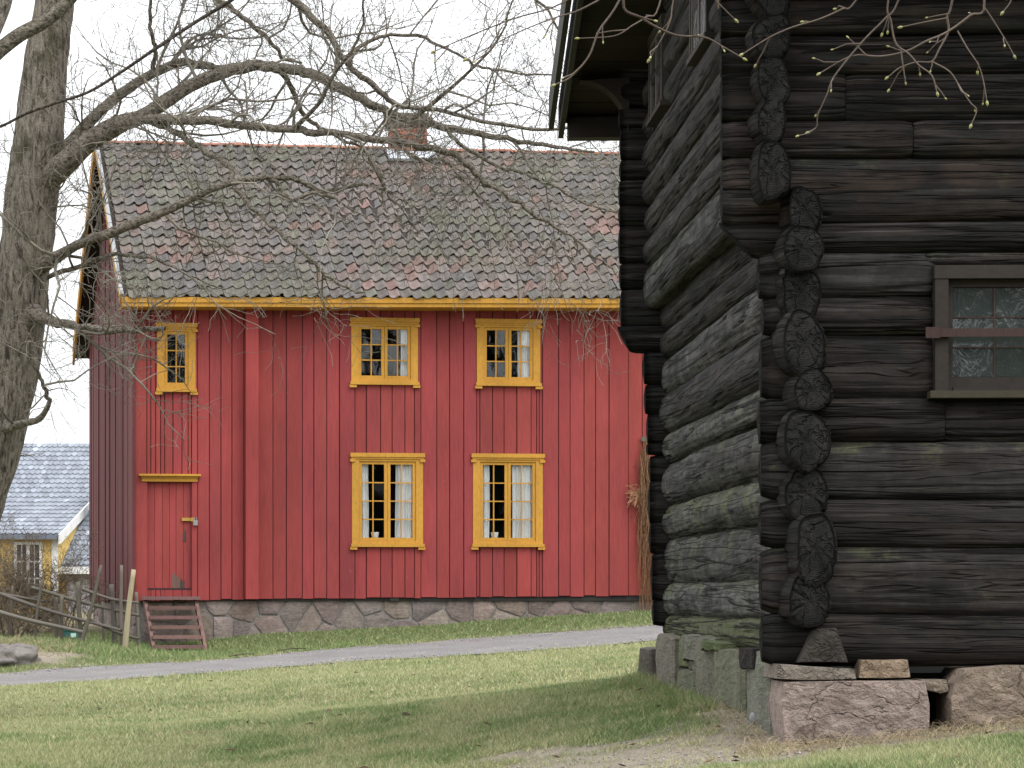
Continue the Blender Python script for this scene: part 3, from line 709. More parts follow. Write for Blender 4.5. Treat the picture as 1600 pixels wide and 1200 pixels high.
u = RU0
while u < RU1:
    l = .36; a = np.linspace(-.2, np.pi+.2, 9); V = []
    rr = random.uniform(.085, .1); dz = random.uniform(-.01, .01)
    for uu in (u, u+l-.01):
        for q in a: V.append(H(uu, DEP/2+rr*math.cos(q), 8.66-.015+dz+rr*.55*math.sin(q)))
    m = MB(); m.add(V, [(i, i+1, i+10, i+9) for i in range(8)]+[tuple(range(9))[::-1], tuple(range(9, 18))], rtint(.25)); m.out('ridge_tile', RIDGEM, roof); u += l
# chimney
CU0, CU1 = hu(610)+.62, 0
k_ = lambda px: ((px-800)/FP*(HO[1]+HV[1]*DEP/2)-(HO[0]+HV[0]*DEP/2))/(HU[0]-HU[1]*(px-800)/FP)
CU0, CU1 = k_(611), k_(663); CV0, CV1 = DEP/2-.33, DEP/2+.33
m = MB(); m.box(H, CU0+.02, CU1-.02, CV0+.02, CV1-.02, 8.0, 9.25); chim = m.out('chimney', MORTAR, house)
z = 8.36; row = 0
while z < 9.05:
    wd = (CU1-CU0)/3
    for j in range(-1, 4):
        a = CU0+(j+(.5 if row % 2 else 0))*wd; b = a+wd-.012; a, b = max(a, CU0), min(b, CU1)
        if b-a > .04:
            m = MB(); m.box(H, a, b, CV0-random.uniform(0, .008), CV0+.1, z, z+.062, rtint(.3)); m.out('brick', BRICKM, chim)
    for uu, s in ((CU0, -1), (CU1, 1)):
        for j in range(3):
            a = CV0+.105+j*.19; m = MB(); x0, x1 = (uu-random.uniform(0, .006), uu+.06) if s < 0 else (uu-.06, uu+random.uniform(0, .006)); m.box(H, x0, x1, a, a+.178, z, z+.062, rtint(.3)); m.out('brick', BRICKM, chim)
    z += .075; row += 1
m = MB(); m.box(H, CU0-.05, CU1+.05, CV0-.05, CV1+.05, 9.06, 9.14); m.box(H, CU0-.08, CU1+.08, CV0-.08, CV1+.08, 9.141, 9.22); m.box(H, CU0-.02, CU1+.02, CV0-.02, CV1+.02, 9.221, 9.30); m.out('chimney_cap', CAPM, chim)
m = MB(); V = [R(a, s, o) for a in (CU0-.14, CU1+.14) for s in (.893, .965) for o in (.05, .105)]; m.add(V, BOXF); m.out('flashing', ZINC, chim)

# ---------------------------------------------------------------- wooden steps
sx0, sx1 = hu(222), hu(306); gs = gzh((sx0+sx1)/2, -1.0)
steps = thing('wooden_steps', H((sx0+sx1)/2, -.7, gs), 'worn brown-red open wooden steps leading up to the red door', 'steps')
zt = hz(265, 932); nst = 6; run = 1.05
for k in range(nst):
    f = k/(nst-.6); v = -.12-run*f; z = zt-(zt-gs)*f*.98; sp = .05*f; m = MB(); th = .058; wd = .26 if k == 0 else .20
    m.box(H, sx0-.0+sp*.4-(.03 if k == 0 else -.05), sx1+sp+(.03 if k == 0 else -.05), v-wd, v, z-th, z, rtint(.15)); m.out('tread', STEPM, steps)
for s, uu in ((-1, sx0+.03), (1, sx1-.03)):
    m = MB(); V = []
    for f, uo in ((0, 0), (1.02, .06 if s > 0 else .055)):
        v = -.14-run*f; z = zt-.04-(zt-gs)*f
        for du in (-.028, .028):
            for dv in (-.10, .10): V.append(H(uu+uo+du, v+dv, z))
    m.add(V, [(0, 1, 3, 2), (4, 6, 7, 5), (0, 4, 5, 1), (2, 3, 7, 6), (0, 2, 6, 4), (1, 5, 7, 3)], rtint(.1)); m.out('stringer', STEPM, steps)

# ---------------------------------------------------------------- log building
loghouse = thing('log_building', LP(2, 2.8, .75), 'old dark tarred log building with overhanging upper storey on a stone foundation', 'log building')
def log_geo(A, Bp, hh, tt, seed, tin, nexp=2.8, shearA=0.0, taperA=0.0, taperB=0.0, crackend=.014, rough=1.0, dark=0, res=.055, poly=0.0, taperX=0.0):
    A = np.asarray(A, float); Bp = np.asarray(Bp, float); ax = Bp-A; L = np.linalg.norm(ax); ax /= L
    up = np.array([0, 0, 1.0]); sd_ = np.cross(ax, up); sd_ /= np.linalg.norm(sd_); up = np.cross(sd_, ax)
    nL = int(min(90, max(6, L/res))); nA = 72; a = np.linspace(0, 2*np.pi, nA+1); s = np.linspace(0, 1, nL+1)
    ca, sa = np.cos(a), np.sin(a); cx = np.sign(ca)*np.abs(ca)**(2/nexp); cy = np.sign(sa)*np.abs(sa)**(2/nexp)
    S, Ag = np.meshgrid(s*L, a, indexing='ij'); off = seed*7.3
    per = np.stack([np.cos(Ag)*1.3, np.sin(Ag)*1.3, S*.9+off], -1)
    big = fbm(per, seed)-.5
    gr = np.stack([np.cos(Ag)*7, np.sin(Ag)*7, S*.45+off], -1); gn = fbm(gr, seed+3, 3)
    ck = np.clip(1-np.abs(gn-.5)/.035, 0, 1)*(fbm(np.stack([np.cos(Ag)*2, np.sin(Ag)*2, S*.8+off], -1), seed+8, 2) > .5)
    fine = fbm(np.stack([np.cos(Ag)*9, np.sin(Ag)*9, S*8+off], -1), seed+5, 2)-.5
    sc = 1+rough*(.10*big+.02*fine)-rough*.085*ck
    if poly:
        pn = fbm(np.stack([np.cos(Ag)*.9+off, np.sin(Ag)*.9, 0*S+seed], -1), seed+31, 2)-.5; sc = sc*(1+poly*pn*(.35+.65*np.exp(-S/.3)))
    rc = np.random.default_rng(seed+900); so = np.array([fbm(np.stack([s*L*.9+off, s*0+7.7, s*0], -1), seed+40+q, 2)-.5 for q in range(6)])
    for q in range(int(2+L*.9)):              # long drying checks
        th0 = (0 if rc.random() < .5 else np.pi)+rc.uniform(-1.0, 1.0); l_ = rc.uniform(.25, 1.6); c0_ = rc.uniform(0, L); wd_ = rc.uniform(.05, .085); dp_ = rc.uniform(.05, .16)
        dth = np.angle(np.exp(1j*(Ag-(th0+.55*so[q % 6][:, None])))); fade = np.clip(1-np.abs(S-c0_)/(l_/2), 0, 1)**.5
        sc = sc-dp_*np.clip(1-np.abs(dth)/wd_, 0, 1)*fade
    e = np.minimum(S, L-S); sc = sc*(1-.10*np.exp(-e/.025))
    tA = 1-taperA*np.exp(-S/.12); tB = 1-taperB*np.exp(-(L-S)/.12); hs_ = hh*tA*tB
    wob = (fbm(np.stack([s*L*.7+off, s*0, s*0], -1), seed+20, 2)-.5)*.03*rough
    Ry = cy[None]*sc*hs_+wob[:, None]*.5; Rx = cx[None]*sc*tt*(1-taperX*np.exp(-S/.12))
    V = A+ax*S[..., None]+sd_*Rx[..., None]+up*Ry[..., None]
    if shearA: V = V+ax*(shearA*np.clip(-(cy[None]), -1, 1)*np.exp(-S/.25))[..., None]
    uv = np.stack([S+off, Ag/(2*np.pi)*2*np.pi*(hh+tt)/2+seed*.37], -1)
    i = np.arange(nL)[:, None]*(nA+1)+np.arange(nA)[None]
    F = [tuple(q) for q in np.stack([i, i+1, i+nA+2, i+nA+1], -1).reshape(-1, 4)]
    V = V.reshape(-1, 3); uv = uv.reshape(-1, 2); fm = [0]*len(F); VV = [V]; UV = [uv]; n0 = len(V)
    r_ = np.random.default_rng(seed)
    for end, k0 in ((0, 0), (1, nL)):
        base = V[k0*(nA+1):k0*(nA+1)+nA]; c0 = (A if end == 0 else Bp)+up*wob[k0]*.5; d = -ax if end == 0 else ax
        if shearA and end == 0: c0 = base.mean(0)
        lx, ly = (base-c0)@sd_, (base-c0)@up
        ncr = r_.integers(1, 4); ca_ = r_.integers(0, nA, ncr); dep = np.zeros(nA); dep[ca_] = r_.uniform(.3, 1, ncr); dep = np.maximum(dep, .5*np.roll(dep, 1))
        for f in (.88, .62, .36, .12):
            q = c0+(base-c0)*f; bl = .012*(1-f*f)-crackend*dep*min(1, f*1.6)+crackend*.35*(r_.random(nA)-.5)
            VV.append(q+d*bl[:, None]); UV.append(np.stack([lx*f, ly*f], 1))
        VV.append((c0+d*.01)[None]); UV.append(np.zeros((1, 2)))
        b0 = [k0*(nA+1)+j for j in range(nA)]
        for rr in range(4):
            b1_ = [n0+rr*nA+j for j in range(nA)]; F += [(b0[j], b0[(j+1) % nA], b1_[(j+1) % nA], b1_[j]) for j in range(nA)]; fm += [1]*nA; b0 = b1_
        cen = n0+4*nA; F += [(b0[j], b0[(j+1) % nA], cen) for j in range(nA)]; fm += [1]*nA; n0 = cen+1
    return np.vstack(VV), F, np.vstack(UV), fm
LOGN = [0]
def log(a0, b0, a1, b1, z0, z1, th=.12, tin=(1, 0, .6), name='log', over=1.085, **k):
    LOGN[0] += 1; k.setdefault('nexp', random.uniform(2.3, 3.6)); k.setdefault('rough', 1.35); k.setdefault('poly', .22); zc = (z0+z1)/2
    V, F, uv, fm = log_geo(LP(a0, b0, zc), LP(a1, b1, zc), (z1-z0)/2*over, th, LOGN[0], tin, **k)
    tn = np.tile(np.array(tin, float), (len(V), 1))
    if k.get('dark'):                         # the crossing corner kept its tar
        q = 1-smooth(.40, .75, (V-LP(a0, b0, zc))@(LS/np.linalg.norm(LS)))
        tn[:, 0] = tn[:, 0]*(1-q)+.97*q; tn[:, 1] = tn[:, 1]*(1-q)+.02*q
    return part(name, V, F, [LOG, ENDG], loghouse, uv=uv, fm=fm, tint=tn, smooth=True)
zf = lambda y: EYE+(HOR-y)*15.79/FP          # heights read on the front face
zs = lambda y: EYE+(HOR-y)*15.6/FP           # on the log ends
zr = lambda y: EYE+(HOR-y)*21.5/FP           # at the rear corner
fa = lambda x: (x-800)/FP*15.85-LO[0]
AR = 4.0
lowfront = [(960,1036,[]),(856,960,[]),(781,856,[]),(690,781,[]),(622,690,[1475]),(524,622,['w']),(465,524,['w']),(395,465,['w']),(345,396,[])]
for y0, y1, br in lowfront:
    brown = random.uniform(.15, .6); moss = .22 if y0 in (856, 690) else (.12 if y0 in (960, 622) else .03)
    a0 = fa(1190)+random.uniform(-.012, .012); T = (.82 if y0 in (856, 690, 395) else .95, moss, brown)
    if 'w' in br:
        log(a0, 0, fa(1460), 0, zf(y1), zf(y0), tin=T, taperA=.06); log(fa(1676), 0, AR, 0, zf(y1), zf(y0), tin=T)
    elif br:
        log(a0, 0, fa(br[0])-.002, 0, zf(y1), zf(y0), tin=T); log(fa(br[0])+.002, 0, AR, 0, zf(y1), zf(y0), th=.112, tin=T)
    elif y0 == 345:
        log(fa(1150), 0, AR, 0, zf(y1), zf(y0), tin=T, shearA=.09)
    else: log(a0, 0, AR, 0, zf(y1), zf(y0), tin=T, taperA=.07)
log(fa(1445), 0, fa(1690), 0, zf(416), zf(394), th=.118, tin=(.85, .2, .6))
log(fa(1462), .02, fa(1680), .02, zf(624), zf(606), th=.10, tin=(.95, .1, .6))
upfront = [(249,346,[1300]),(189,247,[1425]),(114,188,[1320]),(54,113,[]),(0,53,[]),(-62,-1,[]),(-120,-62,[])]
for y0, y1, br in upfront:
    a0 = fa(1128)+random.uniform(-.006, .006); T = (.95, .16 if y0 == 249 else .02, random.uniform(.3, .8))
    if br and y0 != 249: log(a0, -.01, fa(br[0])-.002, -.01, zf(y1), zf(y0), tin=T); log(fa(br[0])+.002, -.01, AR, -.01, zf(y1), zf(y0), th=.114, tin=T)
    else: log(a0, -.01, AR, -.01, zf(y1), zf(y0), tin=T)
# side wall, lower storey (log ends point at the viewer)
ends = [(290,360,1248,.95,.0),(358,416,1249,.85,.0),(414,494,1255,.30,.02),(492,577,1258,.72,.02),(574,644,1263,.16,.34),(642,736,1266,.45,.26),(733,806,1270,.20,.44),(804,907,1274,.40,.36),(904,974,1275,.0,.36),(966,1030,1280,.25,1.0)]
for y0, y1, xe, bl, mo in ends:
    a = (xe-800)/FP*15.6-LO[0]; r_ = random.uniform(-.05, .05); j_ = random.uniform(-.022, .022)
    log(a*.35+j_, (-.06 if y1 == 1030 else -.25+r_), a*.35-.03, 5.88, zs(y1), zs(y0), th=.14, tin=(bl, mo, .35), over=1.07, crackend=.013, nexp=random.uniform(2.0, 2.5), dark=.75, rough=1.4, poly=.62, taperA=-.10, taperX=random.uniform(-.02, .26))
# upper storey side wall, gable logs up to the ridge
BR, ZE, TAN, BRID = 6.4, 3.70+EYE, .333, 2.85
def roofz(b): return ZE+TAN*(3.55-abs(b-BRID))
us_ = [(222,308),(155,223),(90,156),(18,90),(-50,19),(-118,-49),(-186,-117),(-254,-185),(-322,-253),(-390,-321)]
for k, (y0, y1) in enumerate(us_):
    z0, z1 = zs(y1), zs(y0); zm = z1-.03
    half = 3.55-(zm-ZE)/TAN-.1
    b0, b1_ = -.30, 5.85
    if half < 3.2: b0, b1_ = BRID-half, BRID+half
    if b1_-b0 < .4: continue
    log(-.19, b0, -.19, b1_, z0, z1, th=.115, tin=((.55, .30, .2) if k == 0 else ((.72, .10, .4) if k < 3 else (.85, .02, .5))), over=1.06, nexp=(3.0 if k == 0 else random.uniform(2.0, 2.5)), dark=.75, poly=.62, crackend=.013, rough=1.3, taperA=-.08, taperX=random.uniform(0, .25))
m = MB(); m.box(LP, -.03, .10, .1, 5.6, zs(1030), zs(300)); m.box(LP, -.20, -.09, .1, 5.6, zs(300)+.001, zs(-60)); m.box(LP, .11, AR, -.03, .05, zs(1028), zs(620)); m.box(LP, .11, AR, -.03, .05, zs(400), zs(-100)); m.out('chink_backing', plain('chink_shade_black', (.008, .008, .008), .95), loghouse)  # unseen backing added behind the logs; shade of the chinks is its black colour
# rear wall heads
rl = [(936,976),(864,936),(817,864),(752,817),(711,752),(693,711),(645,693),(599,645),(548,599)]
ra = lambda x: (x-800)/FP*21.6-(LO[0]+SX*5.7)
for y0, y1 in rl: log(ra(1008+((y0+y1)/2-550)/420*15)+random.uniform(-.012, .012), 5.7, AR, 5.7, zr(y1), zr(y0), th=.115, tin=(.95, .05, .4))
log(ra(975), 5.7, AR, 5.7, zr(549), zr(508), th=.115, tin=(.95, .05, .4), shearA=.05)
rl2 = [(451,509),(411,451),(353,411),(322,353),(280,322),(248,280),(196,248),(166,196),(121,166),(93,121)]
for y0, y1 in rl2: log(ra(970)+random.uniform(-.008, .008), 5.7, AR, 5.7, zr(y1), zr(y0), th=.115, tin=(.95, .03, .4))
# roof: planked, low pitched, gable verge over the side wall
VA = (872-800)/FP*22.3-(LO[0]+SX*6.4)        # verge position
def LR(a, b, o): return LP(a, b, roofz(b)+o)
m = MB()
for b0, b1_ in ((-.75, BRID), (BRID, BR)):
    V = [LR(a, b, o) for a in (VA+.06, AR) for b in (b0, b1_) for o in (0.02, .16)]; m.add(V, BOXF)
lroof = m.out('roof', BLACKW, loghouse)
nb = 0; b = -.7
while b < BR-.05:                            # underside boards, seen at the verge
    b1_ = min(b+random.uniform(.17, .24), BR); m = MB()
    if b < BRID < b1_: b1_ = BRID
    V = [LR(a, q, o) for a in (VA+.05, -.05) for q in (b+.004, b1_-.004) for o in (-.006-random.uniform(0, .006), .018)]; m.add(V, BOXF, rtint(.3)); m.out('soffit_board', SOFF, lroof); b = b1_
for off, w0, w1, nm in ((0, -.10, .16, 'verge_board'), (-.075, -.03, .22, 'verge_board')):
    m = MB()
    for b0, b1_ in ((-.8, BRID), (BRID, BR+.05)):
        V = [LR(a, q, o) for a in (VA+off+.005, VA+off+.045) for q in (b0, b1_) for o in (w0, w1)]; m.add(V, BOXF)
    m.out(nm, BLACKW, lroof)
for q, dz in ((BR-.08, .0), (BRID, -.02)):     # eave beam and purlin ends
    m = MB(); m.box(LP, VA+.07, .3, q-.09, q+.09, roofz(q)-.17+dz, roofz(q)-.012+dz); m.out('purlin', SOFF, lroof)
# curved bracket under the rear overhang
m = MB(); V = []; n = 9
for bb in (5.60, 5.80):
    for t_ in np.linspace(0, 1, n):
        an = t_*math.pi/2; V.append(LP(ra(970)+.05-.36*(1-math.cos(an)), bb, zr(250)+.40*math.sin(an)+.20)); 
    V.append(LP(ra(970)+.06, bb, zr(250)+.62))
N = n+1
m.add(V, [tuple(range(N)), tuple(range(N, 2*N))[::-1]]+[(i, (i+1) % N, (i+1) % N+N, i+N) for i in range(N)]); m.out('bracket', SOFF, loghouse)
# front window
wa0, wa1 = fa(1453), fa(1683); wz0, wz1 = zf(612), zf(417); m = MB(); c_ = .072
m.box(LP, wa0, wa0+c_, -.165, -.06, wz0, wz1-c_-.001); m.box(LP, wa1-c_, wa1, -.165, -.06, wz0, wz1-c_-.001); m.box(LP, wa0-.004, wa1+.004, -.170, -.06, wz1-c_, wz1)
lw = m.out('window', CASE, loghouse)
m = MB(); m.box(LP, wa0-.03, wa1+.05, -.19, -.06, wz0-.04, wz0-.001, (1.6, 1.7, 1.3)); m.out('sill', CASE, lw)
m = MB(); i0, i1, j0, j1 = wa0+c_+.001, wa1-c_-.001, wz0+.002, wz1-c_-.002; st = .040
m.box(LP, i0, i0+st*.8, -.115, -.07, j0, j1); m.box(LP, i1-st*.8, i1, -.115, -.07, j0, j1); m.box(LP, i0+st*.8, i1-st*.8, -.112, -.07, j1-st, j1); m.box(LP, i0+st*.8, i1-st*.8, -.112, -.07, j0+.02, j0+.075); m.box(LP, i0+st*.8, i1-st*.8, -.13, -.07, j0, j0+.019)
m.out('sash', CASE, lw)
g0, g1, h0, h1 = i0+st*.8, i1-st*.8, j0+.075, j1-st; ncx, ncy = 3, 3; px_ = [g0, fa(1548), fa(1612), g1]
for i in range(3):
    for j in range(3):
        z0_, z1_ = h0+(h1-h0)*j/3, h0+(h1-h0)*(j+1)/3; m = MB(); t1, t2 = random.uniform(-.004, .004), random.uniform(-.004, .004)
        V = [LP(a, b+(t1 if a > px_[i]+.02 else -t1)+(t2 if z > z0_+.02 else -t2), z) for a in (px_[i]+.003, px_[i+1]-.003) for b in (-.095, -.091) for z in (z0_+.003, z1_-.003)]; m.add(V, BOXF); m.out('pane', OLDGLASS, lw)
m = MB()
for a in px_[1:-1]: m.box(LP, a-.004, a+.004, -.104, -.086, h0-.03, h1)
for j in (1, 2): m.box(LP, g0, g1, -.102, -.088, h0+(h1-h0)*j/3-.003, h0+(h1-h0)*j/3+.003)
m.out('lead_came', RUST, lw)
m = MB(); m.box(LP, wa0-.045, wa1+.05, -.190, -.172, zf(529), zf(516)); m.box(LP, wa0-.058, wa0+.02, -.20, -.1905, zf(531), zf(514)); m.out('iron_bar', RUST, lw)
# side windows in the upper storey
for b0, b1_, z0_, z1_ in ((4.15, 5.05, zr(205)-.02, zr(95)+.0), (1.62, 2.50, EYE+3.5-.05, EYE+4.05)):
    m = MB(); A0 = -.19-.10; c_ = .06
    m.box(LP, A0-.03, A0+.1, b0, b0+c_, z0_, z1_); m.box(LP, A0-.03, A0+.1, b1_-c_, b1_, z0_, z1_); m.box(LP, A0-.034, A0+.1, b0-.02, b1_+.02, z1_, z1_+c_); m.box(LP, A0-.045, A0+.1, b0-.04, b1_+.04, z0_-.035, z0_-.001)
    sw_ = m.out('window', CASE, loghouse); m = MB(); bm_ = (b0+b1_)/2
    W_ = (3.5, 3.6, 3.8); y0_, y1_ = b0+c_+.001, b1_-c_-.001; m.box(LP, A0-.024, A0+.05, bm_-.02, bm_+.02, z0_+.03, z1_-.03, W_); m.box(LP, A0-.024, A0+.05, y0_, y0_+.03, z0_+.03, z1_-.03, W_); m.box(LP, A0-.024, A0+.05, y1_-.03, y1_, z0_+.03, z1_-.03, W_); m.box(LP, A0-.024, A0+.05, y0_, y1_, z0_+.001, z0_+.03, W_); m.box(LP, A0-.024, A0+.05, y0_, y1_, z1_-.03, z1_-.001, W_); m.out('sash', CASE, sw_)
    for q0, q1 in ((b0+c_+.03, bm_-.02), (bm_+.02, b1_-c_-.03)):
        m = MB(); m.box(LP, A0-.016, A0-.013, q0, q1, z0_+.03, z1_-.03); m.out('pane', OLDGLASS, sw_)
    m = MB(); m.box(LP, A0-.008, A0+.04, b0+c_, b1_-c_, z0_, z1_); m.out('reveal', DARKIN, sw_)
# foundation stones
lf = MB(); lf.box(LP, .05, AR, .12, 5.5, .4, zs(1037)+.0-.06); lfo = lf.out('foundation', plain('crawl_gap_shade', (.006, .006, .006), .95), loghouse)  # solid fill; the shade between the stones is put into its black colour
fz = lambda x, y: (fa(x), EYE+(HOR-y)*15.7/FP)
ffn = lambda p, q, o: LP(p, -.13-o, q)
def fstone(pts, mat, dpt, bul, tint=None, out=0, rough=.03, seed=0, gap=.006):
    fn = lambda p, q, o: LP(p, -.13-o-out, q)
    return stone(lfo, [fz(*p) for p in pts], fn, mat, tint, seed, gap=gap, depth=dpt, bulge=bul, npt=56, rings=(.985, .95, .88, .78, .66, .52, .38, .2), rough=rough*.8, facet=.55)
fstone([(1216,1180),(1208,1100),(1212,1064),(1330,1061),(1434,1063),(1442,1100),(1440,1190)], PSTONE, .55, .05, (1.05, 1, 1), .12, .045, 1)
fstone([(1203,1060),(1206,1037),(1250,1040),(1326,1045),(1328,1060),(1250,1063)], PSTONE, .5, .03, (.75, .78, .75), .13, .02, 2, .003)
fstone([(1331,1059),(1336,1031),(1408,1030),(1413,1058),(1370,1060)], PSTONE, .3, .03, (1.0, .9, .72), .09, .02, 3, .003)
fstone([(1436,1078),(1428,1062),(1470,1062),(1474,1080),(1460,1084)], PSTONE, .3, .02, (.8, .8, .7), .05, .02, 4, .003)
fstone([(1470,1180),(1468,1090),(1476,1066),(1492,1044),(1560,1038),(1680,1040),(1740,1060),(1740,1180)], PSTONE, .5, .06, (.85, .8, .72), .10, .05, 5)
fstone([(1745,1180),(1745,1050),(1900,1045),(2050,1050),(2050,1180)], PSTONE, .5, .06, (.9, .85, .8), .10, .05, 6)
dx = lambda x: ((1.44+15.9*-SX)/((x-800)/FP-SX))-15.9                 # photo column -> distance along the side wall
def sst(x0, x1, y0, y1, out=0, tint=None, seed=0, lean=0, yt=None, mat=GSTONE):
    b0, b1_ = dx(x1), dx(x0); D0, D1 = 15.9+b0, 15.9+b1_
    Z = lambda y, D: EYE+(HOR-y)*D/FP
    ex = 1.0 if y1 > 1060 else 0.0; pts = [(b0, Z(y1, D0)-.25*ex), (b1_, Z(y1, D1)-.12*ex), (b1_, Z(yt or y0, D1)), ((b0+b1_)/2+lean, Z((y0+(yt or y0))/2, (D0+D1)/2)+.03), (b0, Z(y0, D0))]
    stone(lfo, pts, lambda p, q, o: LP(-.14-o-out, p, q), mat, tint, seed, gap=.018, depth=.35, bulge=.04, npt=34, rings=(.95, .85, .7, .5, .25), rough=.025, facet=.6)
sst(1018, 1035, 1013, 1068, .10, (.7, .62, .66), 21); sst(1034, 1061, 996, 1075, .05, (1.05, 1, .95), 22, yt=990); sst(1061, 1077, 995, 1045, .0, (.8, .95, .6), 23)
sst(1060, 1093, 1048, 1078, .03, (.9, .95, .8), 24); sst(1073, 1096, 994, 1034, .04, (1.1, 1.1, 1.05), 25); sst(1077, 1096, 1034, 1048, .0, (1, 1, .9), 26); sst(1094, 1121, 996, 1080, .03, (1.05, 1.05, .95), 27)
sst(1113, 1139, 1005, 1016, .08, (.8, 1, .6), 28); sst(1110, 1168, 1017, 1098, .03, (.95, 1.0, .82), 29, yt=1015); sst(1165, 1202, 1016, 1112, .01, (1.2, 1.25, 1.2), 30)
sst(1175, 1192, 1014, 1048, .07, (.18, .17, .18), 31, mat=ROCKM)
# small trapezoid block under the corner column
stone(lfo, [fz(1240, 1036), fz(1262, 984), fz(1268, 980), fz(1300, 980), fz(1318, 1036)], lambda p, q, o: LP(p, -.20-o, q), PSTONE, (.22, .24, .24), 40, gap=.004, depth=.18, bulge=.025, npt=26, rings=(.95, .7, .4), rough=.015)

# ---------------------------------------------------------------- trees
def wpx(pts, D):   # px,py,width_px[,dD]
    out = []
    for p in pts:
        d = D+(p[3] if len(p) > 3 else 0); out.append([*P(p[0], p[1], d), p[2]*(.46 if p[2] < 45 else .5)/FP*d])
    return np.array(out)
def grow(tb, pts, rad, level, maxl, dens, ln, R_, droop=0.0, kmin=.0034, tint=(1, 1, 1)):
    """spawn side twigs from a polyline; everything goes into the tube builder tb"""
    p = np.asarray(pts); seg = np.linalg.norm(np.diff(p, axis=0), axis=1); Lc = np.r_[0, np.cumsum(seg)]; L = Lc[-1]
    n = max(1, int(L*dens*R_.uniform(.8, 1.25)))
    for s in R_.uniform(.10 if level else .04, 1.0, n)*L:
        q = np.array([np.interp(s, Lc, p[:, k]) for k in range(3)]); r0 = float(np.interp(s, Lc, rad))
        i = min(np.searchsorted(Lc, s), len(p)-1); d = p[i]-p[max(i-1, 0)]; d = d/(np.linalg.norm(d)+1e-9)
        rd = R_.normal(size=3); rd -= d*(rd@d); rd /= np.linalg.norm(rd)+1e-9; rd[1] *= .75
        dr = d*R_.uniform(.25, .9)+rd*R_.uniform(.6, 1.1)+np.array([0, 0, R_.uniform(-.25, .55)-droop]); dr /= np.linalg.norm(dr)
        l = ln*R_.uniform(.35, 1.25)*(1-.35*s/L); r1 = min(r0*.6, kmin+l*.0095); ns = 7 if l > .5 else 4
        pts2 = [q]; cur = q.copy(); dd = dr
        cv = R_.normal(size=3)*.10+np.array([0, 0, .05-droop*.3])
        for k in range(ns):
            dd = dd+cv+R_.normal(size=3)*.24; dd /= np.linalg.norm(dd); cur = cur+dd*l/ns; pts2.append(cur.copy())
        pts2 = np.array(pts2); rr = np.linspace(r1, max(kmin*.8, r1*.25), len(pts2))
        tn = np.array(tint)*R_.uniform(.7, 1.25)
        tb.add(pts2, rr, 5 if r1 > .012 else 3, tn)
        if level+1 < maxl: grow(tb, pts2, rr, level+1, maxl, dens*1.45, ln*.52, R_, droop, kmin, tint)
R1 = np.random.default_rng(21)
TD = 30.0
tb_ = P(-150, 1118, TD); tb_[2] = gz(tb_[0], tb_[1])-.05
tree = thing('linden_tree', tb_, 'large bare grey-barked tree with arching limbs in front of the red farmhouse', 'tree')
trunkpx = [(-150,1140,150),(-128,1060,112),(-100,960,98),(-70,880,92),(-42,800,88),(-18,720,86),(8,620,84),(26,520,82),(36,430,80),(46,340,84),(57,250,82),(64,170,72),(72,90,66),(86,0,58),(100,-120,50),(110,-260,42),(118,-420,28)]
tp = crom(wpx(trunkpx, TD), 8); V, F = tube(tp[:, :3], tp[:, 3], 28, .13, 3); part('trunk', V, F, BARK, tree, smooth=True, tint=(.78, .76, .74))
